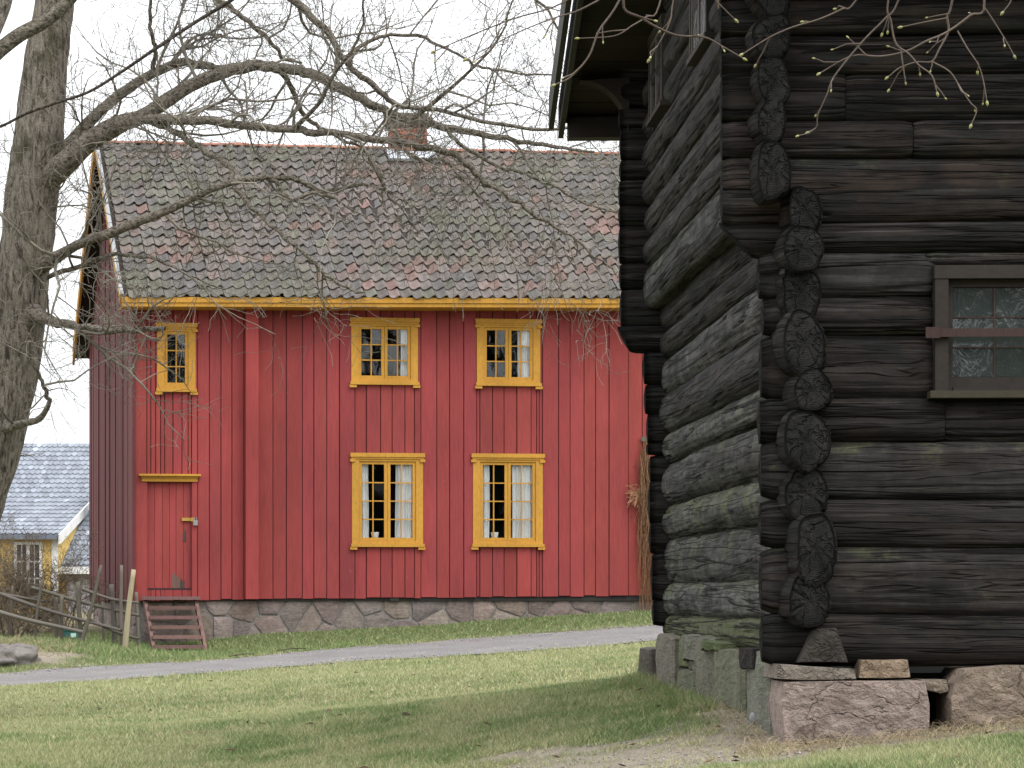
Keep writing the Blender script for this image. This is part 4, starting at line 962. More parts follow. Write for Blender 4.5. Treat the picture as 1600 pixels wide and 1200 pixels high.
limbs = [
 ([(75,275,30),(110,225,24),(150,180,20),(185,150,18),(225,122,16),(262,105,16),(290,97,15),(330,104,13,.2),(372,108,12,.3)], .0),
 ([(70,285,44,-.1),(105,252,40,-.3),(140,222,34,-.4),(190,192,30,-.5),(222,182,27,-.5),(260,157,24,-.5),(300,132,22,-.4),(345,114,21,-.3),(400,103,20,-.2),(450,108,18,-.2),(500,121,17,-.1),(545,146,16,0),(600,172,15,0),(650,190,14,.1),(720,204,12,.3),(790,216,9,.5),(860,227,7,.6),(930,236,4,.7)], .0),
 ([(222,186,18,-.5),(270,189,16,-.8),(330,190,15,-1.0),(400,199,14,-1.1),(470,204,13,-1.2),(540,211,12,-1.2),(600,219,12,-1.2),(660,228,12,-1.1),(705,238,11,-1),(735,262,10,-.9),(760,285,9,-.8),(800,310,8,-.8),(840,338,7,-.7),(890,368,5,-.6),(930,400,4,-.5),(968,432,2.5,-.4)], .08),
 ([(228,188,13,-.5),(262,202,11,-.7),(300,222,11,-.9),(335,243,10,-1.1),(358,262,10,-1.2),(366,285,9,-1.3),(390,318,8,-1.4),(430,358,7,-1.5),(475,398,7,-1.6),(510,430,6,-1.6),(545,452,5,-1.7),(570,456,3,-1.7)], .0),
 ([(60,418,30,-.2),(95,398,20,-.5),(130,378,17,-.8),(175,363,17,-1),(220,345,16,-1.1),(262,328,14,-1.2),(300,310,13,-1.2),(340,293,12,-1.3),(385,281,11,-1.3),(425,276,9,-1.3),(465,285,8,-1.3),(505,299,6,-1.2),(560,290,5,-1.1),(620,300,3,-1)], .1),
 ([(425,278,8,-1.3),(440,298,7,-1.4),(458,312,7,-1.5),(490,302,6,-1.6),(530,315,4,-1.7),(580,345,2.5,-1.8)], .1),
 ([(45,480,34,-.1),(80,500,18,-.4),(120,510,14,-.7),(165,518,12,-.9),(210,516,10,-1.1),(258,513,8,-1.2)], -.1),
 ([(75,432,9,-.3),(125,415,8,-.6),(180,398,7,-.8),(240,405,6,-1),(290,425,4,-1.1),(350,455,3,-1.2)], .0),
 ([(5,668,20,-.2),(35,662,14,-.4),(60,655,11,-.5),(74,635,9,-.6),(72,610,8,-.6),(58,580,6,-.7),(52,545,5,-.7),(38,510,3,-.8)], .1),
 ([(115,-160,26),(230,-150,24,-.5),(340,-90,22,-.8),(420,-35,18,-1),(470,10,14,-1.1),(510,52,12,-1.1),(540,95,11,-1.1),(580,130,10,-1),(612,160,9,-1),(670,170,8,-1),(740,184,7,-.9),(820,202,6,-.8),(890,200,5,-.7),(960,207,3,-.6)], .0),
 ([(545,100,8,-1.1),(560,74,7,-1),(600,57,6,-.9),(650,57,6,-.8),(700,75,5,-.7),(740,100,5,-.6),(790,112,4,-.5),(865,117,3,-.4)], .0),
 ([(455,205,9,-1.2),(500,160,7,-1.4),(520,120,6,-1.6),(560,60,5,-1.8),(570,0,4,-2),(590,-60,3,-2.2)], .0),
 ([(640,190,8),(690,150,7,-.2),(740,105,5,-.4),(780,60,4,-.6),(800,0,3,-.7)], .0),
 ([(440,110,9,-.2),(460,150,9,.1),(485,190,8,.3),(510,205,7,.4),(560,230,5,.6),(590,270,4,.7),(600,320,3,.8)], .3),
 ([(700,205,8,.2),(740,240,7,.2),(790,262,6,.1),(850,285,5,.0),(900,310,5,-.1),(960,330,3,-.2)], .2),
 ([(110,-60,20),(180,-100,16,.5),(260,-60,13,.9),(330,-10,10,1.2),(372,20,9,1.4),(420,60,7,1.6),(440,90,6,1.8),(470,100,4,1.9)], .0),
 ([(240,108,9),(241,80,8,-.2),(236,40,7,-.4),(233,0,6,-.5),(225,-60,4,-.6)], .0),
 ([(262,108,8),(285,75,7,.3),(310,55,5,.5),(345,55,4,.7)], .0),
 ([(600,176,7,0),(640,240,6,-.3),(690,252,6,-.5),(720,275,5,-.6),(770,330,4,-.7),(800,400,3,-.8),(812,470,2.5,-.8)], .4),
 ([(105,-200,22),(330,-230,20,-.8),(560,-190,15,-1.2),(700,-120,10,-1.3),(780,-60,7,-1.3),(840,0,5,-1.2),(880,60,3,-1.1)], .3),
]
tb = TB(); LIMB = []
for px, dr in limbs:
    q = crom(wpx(px, TD), 6); q[:, :3] += (fbm(np.stack([np.arange(len(q))*.5, q[:, 0]*0+px[0][0], q[:, 0]*0], -1), 4)-.5)[:, None]*np.array([.05, .03, .05])
    V, F = tube(q[:, :3], q[:, 3], 12 if q[0, 3] > .03 else 8, .16, int(px[0][0])+5); part('limb', V, F, LIMBB, tree, smooth=True, tint=(.92, .90, .87))
    grow(tb, q[:, :3], q[:, 3], 0, 3, 4.0, 1.6, R1, dr)
# young shoots on the trunk
grow(tb, tp[30:105, :3], tp[30:105, 3], 0, 3, 3.6, 1.3, R1, .05)
tag(tb.out('twigs', TWIG, tree), kind='stuff')
# second tree, only one limb of it reaches in at the top left corner
g2 = P(-330, 1150, 24); g2[2] = gz(g2[0], g2[1])-.05
tree2 = thing('roadside_tree', g2, 'thick bare limb of another tree crossing in front of the grey trunk', 'tree')
q = crom(np.vstack([[*g2, .32], wpx([(-300,800,110),(-240,500,95),(-160,280,85),(-70,130,60),(-20,40,48),(8,-40,40),(20,-200,34)], 24)]), 6); V, F = tube(q[:, :3], q[:, 3], 16, .1, 9); part('trunk', V, F, BARK, tree2, smooth=True)
tb = TB()
for px in ([(-120,200,40),(-40,118,28),(0,78,26),(30,55,25),(62,38,24),(90,18,23),(115,-8,21),(160,-70,16),(220,-150,10)], [(-60,215,7),(0,198,5),(40,178,5,-.1),(90,160,5,-.2),(140,143,5,-.3),(190,112,5.5,-.4),(240,78,6,-.5),(300,38,6,-.5),(362,0,6,-.6),(420,-40,5,-.6)]):
    q = crom(wpx(px, 24), 6); V, F = tube(q[:, :3], q[:, 3], 10, .10, 2); part('limb', V, F, LIMBB, tree2, smooth=True, tint=(.85, .85, .8) if px[0][2] > 20 else (.45, .42, .42))
    grow(tb, q[:, :3], q[:, 3], 0, 2, 1.2, .8, R1, .1)
tag(tb.out('twigs', TWIG, tree2), kind='stuff')
# budding tree beside the photographer: twigs hang into the view from above
g3 = np.array([3.3, 6.6, 0.0]); g3[2] = gz(g3[0], g3[1])-.05
tree3 = thing('budding_tree', g3, 'thin hanging twigs with pale green buds in front of the log building', 'tree')
q = crom([[*g3, .20], [3.25, 6.6, 1.5, .16], [3.1, 6.7, 3.0, .14], [2.9, 6.8, 4.4, .11], [2.8, 6.9, 6.0, .07]], 8); V, F = tube(q[:, :3], q[:, 3], 16, .1, 8); part('trunk', V, F, BARK, tree3, smooth=True)
LD = 7.0
for px in ([(2750,-400,90),(2100,-420,46),(1650,-300,26),(1500,-180,18),(1420,-130,12)], [(1700,-320,20),(1380,-330,16),(1150,-220,12),(1020,-120,8)]):
    q = crom(wpx(px, LD), 8); V, F = tube(q[:, :3], q[:, 3], 10, .1, 8); part('limb', V, F, LIMBB, tree3, smooth=True)
tw = [[(1500,-180,7),(1538,0,5),(1516,24,5),(1480,50,4.5),(1448,64,4.5),(1416,80,4),(1376,88,4),(1340,86,3.5),(1316,94,3),(1282,114,2.5)],
 [(1450,-140,6),(1404,0,4),(1384,28,4),(1356,56,4),(1328,88,4),(1302,122,3.5),(1292,148,3),(1278,180,2.5),(1276,198,2.5),(1264,206,2.5)],
 [(1420,-130,6),(1388,0,4),(1392,32,4),(1400,68,4),(1420,84,3.5),(1436,102,3),(1456,118,3),(1464,144,2.5)],
 [(1520,-190,7),(1488,0,5),(1480,24,5),(1482,48,4.5),(1468,76,4),(1456,96,3.5),(1432,97,3),(1406,106,3),(1388,120,2.5)],
 [(1456,96,3),(1484,112,3),(1500,136,2.5),(1516,160,2.5),(1526,172,2.5),(1518,194,2)], [(1496,48,3),(1512,76,3),(1528,100,2.5),(1536,124,2.5),(1542,158,2)],
 [(1536,8,3.5),(1552,32,3),(1572,64,2.5),(1584,86,2)], [(1480,28,3),(1448,34,3),(1410,42,2.5)], [(1420,-130,5),(1338,0,4),(1316,14,4),(1280,30,3.5),(1240,42,3.5),(1203,58,3),(1161,84,2.5)],
 [(1020,-120,6),(974,0,6),(1002,28,5.5),(1053,54,4.5),(1100,58,4),(1128,72,3),(1161,91,2.5)], [(1060,-140,5),(1030,8,3.5),(1011,26,3.5),(988,40,3),(960,56,2.5),(905,60,2)],
 [(1020,-120,6),(968,0,4.5),(936,48,4.5),(920,88,4),(892,120,3.5),(868,132,2.5)], [(1080,-150,4),(1052,0,3),(1048,30,3),(1034,60,2.5),(1015,92,2)], [(1110,-180,4),(1122,0,3),(1124,6,2.5),(1148,30,2)],
 [(1600,-250,6),(1590,-40,4),(1580,0,3),(1568,18,2.5)], [(936,0,4),(900,18,3.5),(860,30,3),(800,55,2.5),(730,92,2)], [(968,-60,4),(880,4,3.5),(800,30,3),(720,62,2.5),(680,80,2)]]
tb = TB(); buds = MB(); R3 = np.random.default_rng(5)
def bud(c, d, s):
    d = d/np.linalg.norm(d); a = np.cross(d, [.3, .8, .5]); a /= np.linalg.norm(a); b = np.cross(d, a); V = []
    for r_, t_ in ((.25, -.1), (.5, .5), (.48, 1.0), (.25, 1.5)):
        V += [c+s*(d*t_+r_*(a*math.cos(q)+b*math.sin(q))) for q in np.linspace(0, 2*np.pi, 6, endpoint=False)]
    V.append(c+s*d*1.8); buds.add(V, [(k*6+i, k*6+(i+1) % 6, k*6+6+(i+1) % 6, k*6+6+i) for k in range(3) for i in range(6)]+[(18+i, 18+(i+1) % 6, 24) for i in range(6)], rtint(.25))
for k, px in enumerate(tw):
    dd = R3.uniform(-.5, .5); q = crom(wpx([(a, b, w_*.82, dd) for a, b, w_ in px], LD), 5); tb.add(q[:, :3], q[:, 3], 6)
    bud(q[-1, :3], q[-1, :3]-q[-2, :3], .0072)
    L = len(q)
    for j in range(9, L-2, 8):
        d = q[j, :3]-q[j-1, :3]; d /= np.linalg.norm(d); sd_ = np.cross(d, R3.normal(size=3)); sd_ /= np.linalg.norm(sd_); dr = d*.8+sd_*.7+np.array([0, 0, -.1]); l = R3.uniform(.008, .07)
        e = q[j, :3]+dr*l; mid = (q[j, :3]+e)/2+R3.normal(size=3)*.004
        tb.add(np.array([q[j, :3], mid, e]), np.array([.0022, .0018, .0015]), 5); bud(e, dr, R3.uniform(.0035, .0068))
tag(tb.out('twigs', NEART, tree3), kind='stuff'); tag(buds.out('buds', BUDM, tree3, smooth=True), kind='stuff')

# ---------------------------------------------------------------- yellow house behind
YD = 84.0
YO = P(0, 937, YD)
def Yf(x, y, z): return np.array([YO[0]+x, YD+y, EYE+z])
yx = lambda px: (px)/FP*YD
yh = thing('yellow_house', Yf(0, 3, -1.2), 'yellow house with grey slate roof and white window behind the bare shrubs', 'house')
zE_, zR_ = (937-884)/FP*YD, (937-693)/FP*(YD+5.2)
m = MB(); m.box(Yf, yx(-260), yx(230), .35, .5, -2, zE_); m.box(Yf, yx(-260), yx(230), 9.8, 10, -2, zE_); m.out('wall', YWALL, yh)
m = MB(); m.box(Yf, yx(100), yx(230), .30, .345, -2, zE_-.25); m.out('plinth', plain('pale_plaster', (.42, .41, .42), .9), yh)
def ysl(x, s): return Yf(x, -.1+5.3*s, zE_+(zR_-zE_)*s)
m = MB(); m.add([ysl(yx(-280), 0), ysl(yx(250), 0), ysl(yx(250), 1), ysl(yx(-280), 1), Yf(yx(-280), 10.5, zE_), Yf(yx(250), 10.5, zE_)]+[p-np.array([0, 0, .15]) for p in (ysl(yx(-280), 0), ysl(yx(250), 0), ysl(yx(250), 1), ysl(yx(-280), 1), Yf(yx(-280), 10.5, zE_), Yf(yx(250), 10.5, zE_))],
   [(0, 1, 2, 3), (3, 2, 5, 4), (6, 9, 8, 7), (9, 10, 11, 8), (0, 6, 7, 1), (4, 5, 11, 10)], (.15, .16, .18)); yroof = m.out('roof', SLATE, yh)
m = MB(); m.box(Yf, yx(88), yx(250), -.18, -.1, zE_-.24, zE_-.03); m.out('eave_board', WHITE, yroof)
def slates(fn, x0, x1, nr, w_, name, parent, jit=.12):
    V = []; F = []; T = []; n = 0; rowl = 1/nr
    for r_ in range(nr):
        xx = x0+(w_/2 if r_ % 2 else 0)
        while xx < x1:
            s0 = r_*rowl; prof = [(-.49, 1.25), (-.49, .35), (-.25, .08), (0, 0), (.25, .08), (.49, .35), (.49, 1.25)]
            b = random.uniform(.8, 1.2)*(1.45 if random.random() < .06 else 1)
            for dx_, ds in prof: V.append(fn(min(max(xx+dx_*w_, x0), x1), min(1, s0+ds*rowl))+np.array([0, -.012, .012])*(1.6-ds)*1.3)
            F.append(tuple(range(n, n+7))); n += 7; T += [(.205*b, .225*b, .262*b)]*7; xx += w_
    o = part(name, V, F, SLATE, parent, tint=T); tag(o, kind='stuff'); return o
slates(ysl, yx(-200), yx(170), 26, .165, 'slates', yroof)
# dormer with its own lean-to roof
zd = (937-836)/FP*YD; s_top = (937-797)/FP*(YD+2.6); sy = None
dt = .53; top = lambda x: ysl(x, dt); dly0 = -.62
def dsl(x, s): p = top(x); q = Yf(x, dly0, zd); return q+(p-q)*s
dxr = yx(97); dxl = yx(-240); dtr = yx(122)
def dsl2(x, s): xr = dxr+(dtr-dxr)*s; f = (x-dxl)/(dxr-dxl); return dsl(dxl+(xr-dxl)*f, s)
m = MB(); V = [dsl2(x, s)+np.array([0, 0, o]) for x in (dxl, dxr) for s in (0, 1) for o in (-.10, 0)]; m.add(V, BOXF, (.1, .11, .13)); dr_ = m.out('dormer_roof', SLATE, yh)
slates(dsl2, dxl+2, dxr, 9, .165, 'slates', dr_)
m = MB(); wx = dxr-.07; m.box(Yf, dxl, wx, -.42, .3, zE_-1.4, zd-.1)
zc = lambda y: zE_+(zR_-zE_)*(y+.1)/5.3
m.add([Yf(wx+.002, -.42, zd-.1), Yf(wx+.002, -.42, zE_-.2), Yf(dtr-.05, 2.70, zc(2.70)), Yf(wx-.1, -.42, zd-.1), Yf(wx-.1, -.42, zE_-.2), Yf(dtr-.15, 2.70, zc(2.70))], [(0, 1, 2), (3, 5, 4), (0, 3, 4, 1), (1, 4, 5, 2), (2, 5, 3, 0)]); m.out('dormer_wall', YWALL, yh)
m = MB(); V = [dsl2(dxr, s)+np.array([o, 0, d]) for o in (.01, .06) for s in (-.02, 1) for d in (-.26, .02)]; m.add(V, BOXF); m.out('verge_board', WHITE, dr_)
m = MB(); m.box(Yf, wx-.16, wx+.02, -.46, -.421, zE_-1.4, zd-.12); m.out('corner_board', WHITE, yh)
m = MB(); m.box(Yf, dxl, dxr-.02, -.74, -.63, zd-.14, zd-.01, (.3, .32, .36)); m.out('gutter', ZINC, dr_)
wx0, wx1, wz0, wz1 = yx(26), yx(70), (937-935)/FP*YD, (937-847)/FP*YD; m = MB(); c_ = .085
m.box(Yf, wx0, wx0+c_, -.47, -.421, wz0, wz1); m.box(Yf, wx1-c_, wx1, -.47, -.421, wz0, wz1); m.box(Yf, wx0+c_, wx1-c_, -.47, -.421, wz1-c_, wz1); m.box(Yf, wx0+c_, wx1-c_, -.47, -.421, wz0, wz0+c_)
xm = (wx0+wx1)/2; m.box(Yf, xm-.045, xm+.045, -.465, -.421, wz0+c_, wz1-c_)
for k in (1, 2): z_ = wz1-c_-k*(wz1-wz0-2*c_)/3; m.box(Yf, wx0+c_, xm-.046, -.46, -.422, z_-.025, z_+.025); m.box(Yf, xm+.046, wx1-c_, -.46, -.422, z_-.025, z_+.025)
for x_ in ((wx0+c_+xm-.045)/2, (wx1-c_+xm+.045)/2): m.box(Yf, x_-.012, x_+.012, -.455, -.423, wz0+c_, wz1-c_)
yw = m.out('window', WHITE, yh)
m = MB(); m.box(Yf, wx0+.03, wx1-.03, -.436, -.43, wz0+.03, wz1-.03); m.out('pane', glass_mat('far_window_glass', (.05, .05, .055)), yw)
m = MB(); m.box(Yf, yx(137), yx(150), 1.3, 2.0, zc(1.6)-.3, (937-676)/FP*YD, (.5, .52, .55)); m.box(Yf, yx(136), yx(151), 1.25, 2.05, (937-676)/FP*YD, (937-673)/FP*YD, (.4, .4, .42)); m.out('chimney', ZINC, yh)

# ---------------------------------------------------------------- fence, shrubs, boulder, vine and small things
def onground(px, py, D): p = P(px, py, D); p[2] = gz(p[0], p[1]); return p
fence = thing('pole_fence', onground(120, 990, 49.2), 'crooked rustic fence of grey poles and slanting rails', 'fence')
posts = [(209,890,195,1010,9,48.6,NEWW),(158,883,126,998,6,48.8,GREYW),(190,883,190,1004,6,48.9,GREYW),(174,913,180,1006,9,49.1,GREYW),(122,909,128,992,8,49.2,GREYW),(87,933,88,1000,7,49.6,GREYW),(97,930,96,1000,8,49.4,GREYW),(66,905,55,985,5,49.5,GREYW),(213,925,217,1008,6,49.2,GREYW),(160,940,162,1000,4,49.3,GREYW),(20,915,14,990,6,50.2,GREYW),(-40,900,-38,985,7,50.4,GREYW)]
for k, (x0, y0, x1, y1, w_, D, mt) in enumerate(posts):
    a, b = P(x1, y1, D), P(x0, y0, D-.05); b = b+np.array([0, 0, 0]); a[2] = min(a[2], gz(a[0], a[1]))-.06; mid = (a+b)/2+np.r_[rng.normal(0, .015, 2), 0]
    V, F = tube(crom([a, mid, b], 5), np.linspace(w_*.55, w_*.42, 11)/FP*D, 8, .12, k+3); F = list(map(tuple, F))+[tuple(range(len(V)-8, len(V)))]
    part('post', V, F, mt, fence, smooth=True, tint=rtint(.2))
rails = [(50,918,218,962,6,49.6,48.9),(-60,905,190,985,6,50.2,48.7),(-60,938,132,988,7,50.0,48.9),(128,920,218,942,5,49.1,48.8),(139,966,217,998,5,49.0,48.7),(-60,915,70,940,5,50.3,49.6)]
for k, (x0, y0, x1, y1, w_, D0, D1) in enumerate(rails):
    a, b = P(x0, y0, D0), P(x1, y1, D1); mid = (a+b)/2+np.array([0, 0, -.03+rng.normal(0, .02)])
    V, F = tube(crom([a, mid, b], 8), np.linspace(w_*.55, w_*.40, 17)/FP*D1, 8, .12, k+33); part('rail', V, F, GREYW, fence, smooth=True, tint=rtint(.2))
def shrub(px, D, h, nstem, sp, label, seed, drp=.0):
    R_ = np.random.default_rng(seed); b = onground(px, 960, D); s = thing('bare_shrub', b, label, 'shrub', 'bare shrubs behind the fence'); tb = TB()
    for k in range(nstem):
        an = R_.uniform(0, 6.28); ln = h*R_.uniform(.6, 1.1); p = b+np.array([R_.normal(0, .12), R_.normal(0, .12), -.05]); d = np.array([math.cos(an)*sp*R_.uniform(.2, 1), math.sin(an)*sp*R_.uniform(.2, 1), 1.0]); pts = [p]
        for j in range(7): d = d+R_.normal(size=3)*.16+np.array([math.cos(an)*.06, math.sin(an)*.06, -.03]); d /= np.linalg.norm(d); pts.append(pts[-1]+d*ln/7)
        pts = np.array(pts); r0 = R_.uniform(.008, .02); rr = np.linspace(r0, .004, 8); tb.add(pts, rr, 5, np.ones(3)*R_.uniform(.7, 1.2)); grow(tb, pts, rr, 0, 3, 8.5, .55*h/1.5, R_, drp, .0038)
    tag(tb.out('stems', SHRUBM, s), kind='stuff')
shrub(-20, 52, 2.0, 14, .6, 'wide bare shrub in front of the yellow house beside the boulder', 1)
shrub(45, 53.5, 1.9, 13, .6, 'dense bare shrub in front of the white window of the yellow house', 2)
shrub(98, 53, 1.5, 11, .5, 'low bare shrub behind the fence posts beside the red gable', 3)
shrub(20, 50.8, 1.2, 12, .8, 'tangled low shrub right behind the fence rails by the boulder', 4, .15)
# one thick dead stem in the thicket
# boulder
def blob(c, r, seed, amp=.35, n=22):
    V = []; F = []
    for i in range(n+1):
        for j in range(2*n):
            th = math.pi*i/n; ph = math.pi*j/n; V.append((math.sin(th)*math.cos(ph), math.sin(th)*math.sin(ph), math.cos(th)))
    V = np.array(V); k = 1+amp*(fbm(V*1.6+seed, seed, 4)-.5)*2; V = V*k[:, None]*np.array(r)+np.array(c)
    for i in range(n):
        for j in range(2*n): a = i*2*n+j; b = i*2*n+(j+1) % (2*n); F.append((a, b, b+2*n, a+2*n))
    return V, F
c_ = onground(2, 1040, 45.3); V, F = blob(c_+np.array([0, 0, .03]), (.62, .5, .26), 5, .55); tag(part('boulder', V, F, ROCKM, smooth=True), 'grey weathered boulder beside the gravel path below the shrubs', 'rock')
c_ = onground(1186, 1100, 16.42)+np.array([-.02, 0, .03]); V, F = blob(c_, (.035, .03, .035), 8, .4, 10); tag(part('pale_stone', V, F, plain('pale_quartz', (.24, .25, .26), .6), smooth=True), 'small pale loose stone in the grass at the foot of the mossy foundation', 'stone')
# teal box behind the fence
c_ = onground(112, 990, 49.9); bb = lambda x, y, z: c_+np.array([x, y, z]); m = MB(); m.box(bb, -.14, .14, -.1, .1, 0, .16); m.box(bb, -.15, .15, -.11, .11, .161, .185, (1.2, 1.2, 1.2)); m.box(bb, 0, .09, -.112, -.1005, .05, .12, (14, 6, 6)); m.out('teal_box', TEAL); o = bpy.data.objects['teal_box']; tag(o, 'small teal box on the ground behind the fence', 'box')
# dried creeper at the right end of the facade
vb = H(hu(1004), -.12, 0); vb[2] = gz(vb[0], vb[1]); vine = thing('dried_creeper', vb, 'brown dried creeper hanging on the red wall beside the log building', 'plant'); tb = TB(); R5 = np.random.default_rng(12)
def onwall(px, py, o): return H(hu(px), -o, hz(px, py))
for k in range(95):
    x0 = R5.uniform(996, 1010); x1 = x0+R5.normal(2, 4); y0 = 688+abs(R5.normal(0, 40)); y1 = min(958, y0+R5.uniform(80, 270)); n = 9
    pts = [onwall(x0+(x1-x0)*t_+R5.normal(0, 1.6)+6*math.sin(t_*3.14)*R5.uniform(-.4, 1), y0+(y1-y0)*t_, .06+R5.uniform(0, .14)) for t_ in np.linspace(0, 1, n)]; tb.add(np.array(pts), np.linspace(.006, .003, n), 3, np.ones(3)*R5.uniform(.6, 1.4))
    if k % 3 == 0: grow(tb, np.array(pts), np.linspace(.006, .004, n), 1, 2, 3.5, .28, R5, .5, .0018)
for k in range(40):   # seed heads
    s = onwall(998, 770+R5.uniform(-12, 20), .12); e = onwall(R5.uniform(973, 992), 772+R5.normal(5, 10), .14); tb.add(np.array([s, (s+e)/2+np.array([0, 0, .04]), e]), np.array([.003, .0025, .008]), 4, np.ones(3)*R5.uniform(1, 1.7))
tag(tb.out('stems', VINEM, vine), kind='stuff')
m = MB(); m.box(H, hu(1000), hu(1022), -.09, -.05, hz(1010, 690), hz(1010, 683)); m.out('wall_hook', GREYW, vine)
m = MB(); wb = lambda u, v, z: H(u, v, z); zb = gzh(hu(1022), -.25); m.box(wb, hu(1017), hu(1026), -.27, -.24, zb, hz(1020, 820)); o = m.out('white_board', WHITE); tag(o, 'white board standing upright beside the dried creeper', 'board')
# sticks at the path edge
for k, (xa, ya, xb, yb, D, lab) in enumerate([(358,1021,396,1013,46.6,'short dark stick lying on the path edge below the steps'),(433,1019,478,1014,47.2,'long thin stick lying in the grass edge of the path')]):
    a, b = onground(xa, ya, D), onground(xb, yb, D+.2); a[2] += .03; b[2] += .03
    V, F = tube(crom([a, (a+b)/2+np.array([0, .05, .015]), b], 5), np.full(11, .012), 6, .2, k); tag(part('fallen_stick', V, F, GREYW, smooth=True, tint=(.6, .55, .5)), lab, 'stick')

# ---------------------------------------------------------------- grass, pebbles
def scatter(y0, y1, n):
    y = np.sqrt(rng.uniform(y0*y0, y1*y1, n)); x = rng.uniform(-1.12, 1.12, n)*y*800/FP; return x, y
def blades(name, sets, seed):
    Vs = []; Cs = []; k = 0
    for (y0, y1, n, hgt, wid) in sets:
        x, y = scatter(y0, y1, n)
        dm = dirt_mask(x, y); keep = rng.random(n) > dm*(.35+1.0*n2(x, y, 4.5, 66))
        keep &= path_mask(x, y) < .12*rng.random(n)
        hx = x-HO[0]; hy = y-HO[1]; det = HU[0]*HV[1]-HU[1]*HV[0]; uu = (hx*HV[1]-hy*HV[0])/det; vv = (HU[0]*hy-HU[1]*hx)/det
        keep &= ~((uu > -.05) & (vv > -.02))
        keep &= ~((x > side_x(y)-.04) & (y > front_y(x)-.14) & (y < 22.3))
        x, y = x[keep], y[keep]; n = len(x); c, g = lawn_col(x, y); dm = dirt_mask(x, y)
        cl = n2(x, y, 7, 90, 2); up = np.interp(x, PU[:, 0], PU[:, 1])
        tall = 1+1.0*smooth(.25, .0, np.abs(x-(side_x(y)-.12)))*((y > 15.3) & (y < 22.5))+.9*smooth(.35, .0, np.abs(y-(front_y(x)-.22)))*(x > 1.3)+.8*smooth(-10, -4, -np.abs(x+8)*2.0)*((y > 46.5) & (y < 49.6))
        h = hgt*(.45+.9*rng.random(n))*(.6+.8*cl)*tall*(1-.4*dm)
        a = rng.uniform(0, 2*np.pi, n); w = wid*(.6+.8*rng.random(n)); dx_, dy_ = np.cos(a)*w/2, np.sin(a)*w/2
        la = rng.uniform(0, 2*np.pi, n); ln = h*rng.uniform(.2, 1.1, n); z = gzn(x, y)-.004
        base = np.stack([x, y, z], 1); o = np.stack([dx_, dy_, 0*x], 1); tip = np.stack([np.cos(la)*ln, np.sin(la)*ln, h*.85], 1)
        V = np.stack([base-o, base+o, base+tip], 1).reshape(-1, 3); Vs.append(V)
        dead = rng.random(n) < (.62-.50*g)+.25*dm; col = np.where(dead[:, None], np.array([.385, .365, .205]), np.array([.125, .195, .062]))*(.65+.7*rng.random((n, 1)))
        col = col*.75+c*.45; Cs.append(np.repeat(col, 3, 0)); k += n
    V = np.vstack(Vs); F = np.arange(len(V)).reshape(-1, 3)
    o = part(name, V, F, BLADE, org=(0, 0, 0), tint=np.vstack(Cs)); tag(o, 'short lawn of mixed straw-coloured and green grass', 'grass', kind='stuff'); print('blades', k); return o
blades('lawn_grass', [(12.8, 17, 190000, .040, .0050), (17, 22, 190000, .042, .0065), (22, 30, 170000, .045, .009), (30, 41, 130000, .05, .013), (39, 52.5, 150000, .06, .013)], 1)
# dry straw tufts at the feet of the log building
tb = TB(); R6 = np.random.default_rng(31)
for k in range(2200):
    if R6.random() < .55: x = R6.uniform(1.25, 3.0); y = float(front_y(x))-abs(R6.normal(.12, .22))-.1
    else: y = R6.uniform(15.2, 22); x = float(side_x(y))-abs(R6.normal(.05, .16))-.02
    if k % 3 == 0: x, y = R6.normal(-8.6, .7), R6.normal(47.2, .8)
    x += R6.normal(0, .03); l = (2.2 if y > 40 else 1)* R6.uniform(.05, .16); a = R6.uniform(0, 6.28); z = float(gzn(np.array([x]), np.array([y]))[0]); d = np.array([math.cos(a)*R6.uniform(.3, 1.4), math.sin(a)*R6.uniform(.3, 1.4), R6.uniform(.2, 1)]); d /= np.linalg.norm(d); b = np.array([x, y, z])
    tb.add(np.array([b, b+d*l*.6, b+d*l+np.array([0, 0, -l*.25])]), np.array([.0016, .0014, .0007])*(2.5 if y > 40 else 1), 3, np.ones(3)*R6.uniform(.6, 1.5))
tag(tb.out('straw_tufts', STRAWM), 'dry straw and dead stems along the stone foundation', 'straw', kind='stuff')
# pebbles
OCT = np.array([(1, 0, 0), (0, 1, 0), (-1, 0, 0), (0, -1, 0), (0, 0, .7), (0, 0, -.7)]); OF = np.array([(0, 1, 4), (1, 2, 4), (2, 3, 4), (3, 0, 4), (1, 0, 5), (2, 1, 5), (3, 2, 5), (0, 3, 5)])
x = np.r_[rng.uniform(-9, 3.5, 5200), rng.normal(.7, .8, 500)]; y = np.r_[rng.uniform(39, 50, 5200), rng.normal(15.6, .9, 500)]
s = np.r_[rng.uniform(.008, .022, 5200), rng.uniform(.004, .012, 500)]
k = np.r_[path_mask(x[:5200], y[:5200]) > .0, dirt_mask(x[5200:], y[5200:]) > .5] & ~((x > side_x(y)-.05) & (y > front_y(x)-.3) & (y < 22.3)); x, y, s = x[k], y[k], s[k]; z = gzn(x, y)+np.where(y > 30, .03, .004)
V = (OCT[None]*s[:, None, None]*rng.uniform(.7, 1.3, (len(x), 6, 1))+np.stack([x, y, z], 1)[:, None]).reshape(-1, 3); F = (OF[None]+np.arange(len(x))[:, None, None]*6).reshape(-1, 3)
tag(part('pebbles', V, F, plain('pebble_stone', (.26, .24, .23), .9, .4, 30), org=(0, 0, 0), tint=np.repeat(rng.uniform(.6, 1.5, (len(x), 1)), 6, 0)*np.ones(3)), 'loose pebbles on the gravel path and bare soil', 'gravel', kind='stuff')

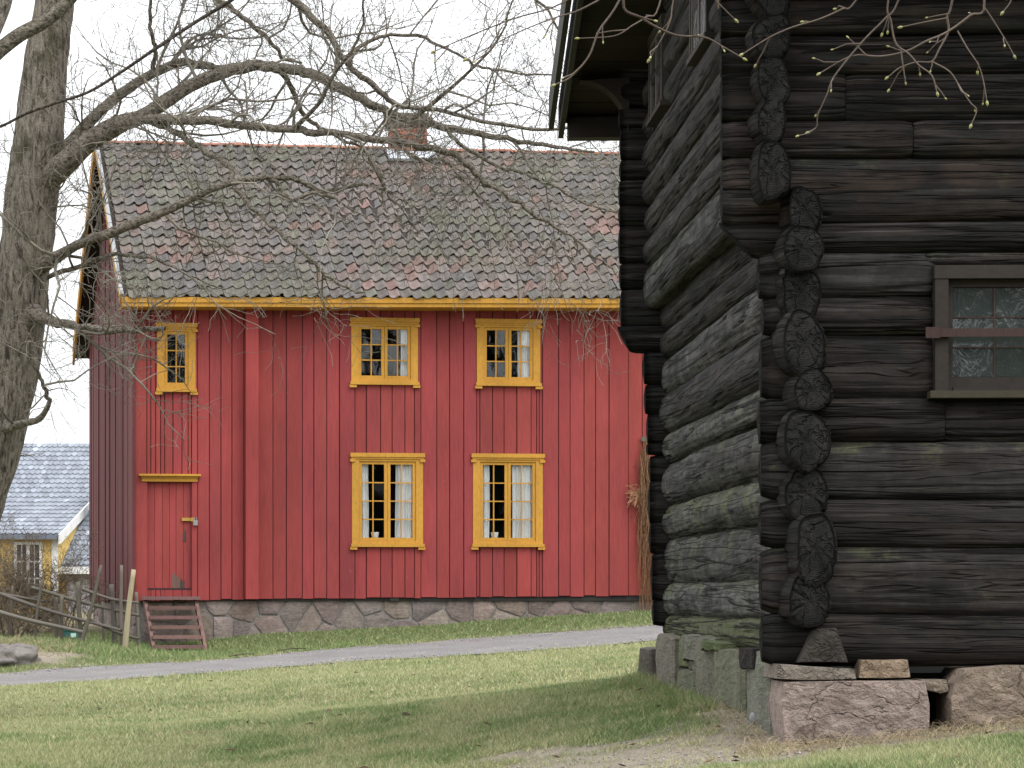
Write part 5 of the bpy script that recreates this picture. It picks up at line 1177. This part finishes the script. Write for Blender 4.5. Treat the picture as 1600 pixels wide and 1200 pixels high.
# spruce wood behind the photographer: what the window panes mirror
R7 = np.random.default_rng(3); V = []; F = []; T = []; n = 0
for k in range(150):
    x = R7.uniform(-70, 80); y = -R7.uniform(24, 52); h = R7.uniform(13, 22); z0 = float(gz(x, y)); nb = 200
    t_ = R7.random(nb)**.8; a = R7.uniform(0, 6.28, nb); rad = (1-t_)*h*.22*R7.uniform(.6, 1.05, nb)+.1; zc_ = z0+.6+t_*(h-.6)
    for q in range(nb):
        d = np.array([math.cos(a[q]), math.sin(a[q]), 0]); c0 = np.array([x, y, zc_[q]+rad[q]*.15]); e = c0+d*rad[q]-np.array([0, 0, rad[q]*.35]); sd_ = np.array([-d[1], d[0], 0])*rad[q]*.36
        V += [c0, (c0+e)/2+sd_, e, (c0+e)/2-sd_]; F.append((n, n+1, n+2, n+3)); n += 4
    b = R7.uniform(.6, 1.3); T += [(.05*b, .065*b, .035*b)]*(4*nb)
    V += list(tube(np.array([[x, y, z0-.2], [x, y, z0+h*.5], [x, y, z0+h]]), np.array([.2, .12, .02]), 6)[0]); F += [tuple(int(i_)+n for i_ in f) for f in tube(np.array([[0, 0, 0], [0, 0, 1.], [0, 0, 2]]), np.array([.2, .1, .02]), 6)[1]]; n += 18; T += [(.06, .05, .04)]*18
tag(part('spruce_wood', V, F, plain('spruce_needles', (1, 1, 1), .9, .3, 2), org=(0, 0, 0), tint=T), 'dark spruce wood standing behind the photographer', 'wood', kind='stuff')

# fallen leaves in the grass
R8 = np.random.default_rng(44); V = []; F = []; T = []; n = 0
for k in range(150):
    if k % 2: y = R8.uniform(13.5, 24); x = R8.uniform(-1, 1)*y*.19
    else: y = R8.uniform(24, 49); x = R8.uniform(-1, .3)*y*.19
    if x > side_x(y)-.08 and y < 22.4 and y > front_y(x)-.15: continue
    z = float(gzn(np.array([x]), np.array([y]))[0])+R8.uniform(.012, .035); l = R8.uniform(.025, .055); a = R8.uniform(0, 6.28); d = np.array([math.cos(a), math.sin(a), R8.uniform(-.3, .3)]); w_ = np.array([-math.sin(a), math.cos(a), R8.uniform(-.5, .5)])*.45
    c0 = np.array([x, y, z]); V += [c0-d*l, c0+w_*l*.8+np.array([0, 0, .006]), c0+d*l, c0-w_*l*.8+np.array([0, 0, .006]), c0-np.array([0, 0, .004])]; F += [(n, n+1, n+4), (n+1, n+2, n+4), (n+2, n+3, n+4), (n+3, n, n+4)]; n += 5; b = R8.uniform(.5, 1.4); T += [(.13*b, .085*b, .05*b)]*5
tag(part('fallen_leaves', V, F, plain('dead_leaf', (1, 1, 1), .8, .3, 40), org=(0, 0, 0), tint=T), 'brown dead leaves scattered in the lawn', 'leaves', kind='stuff')
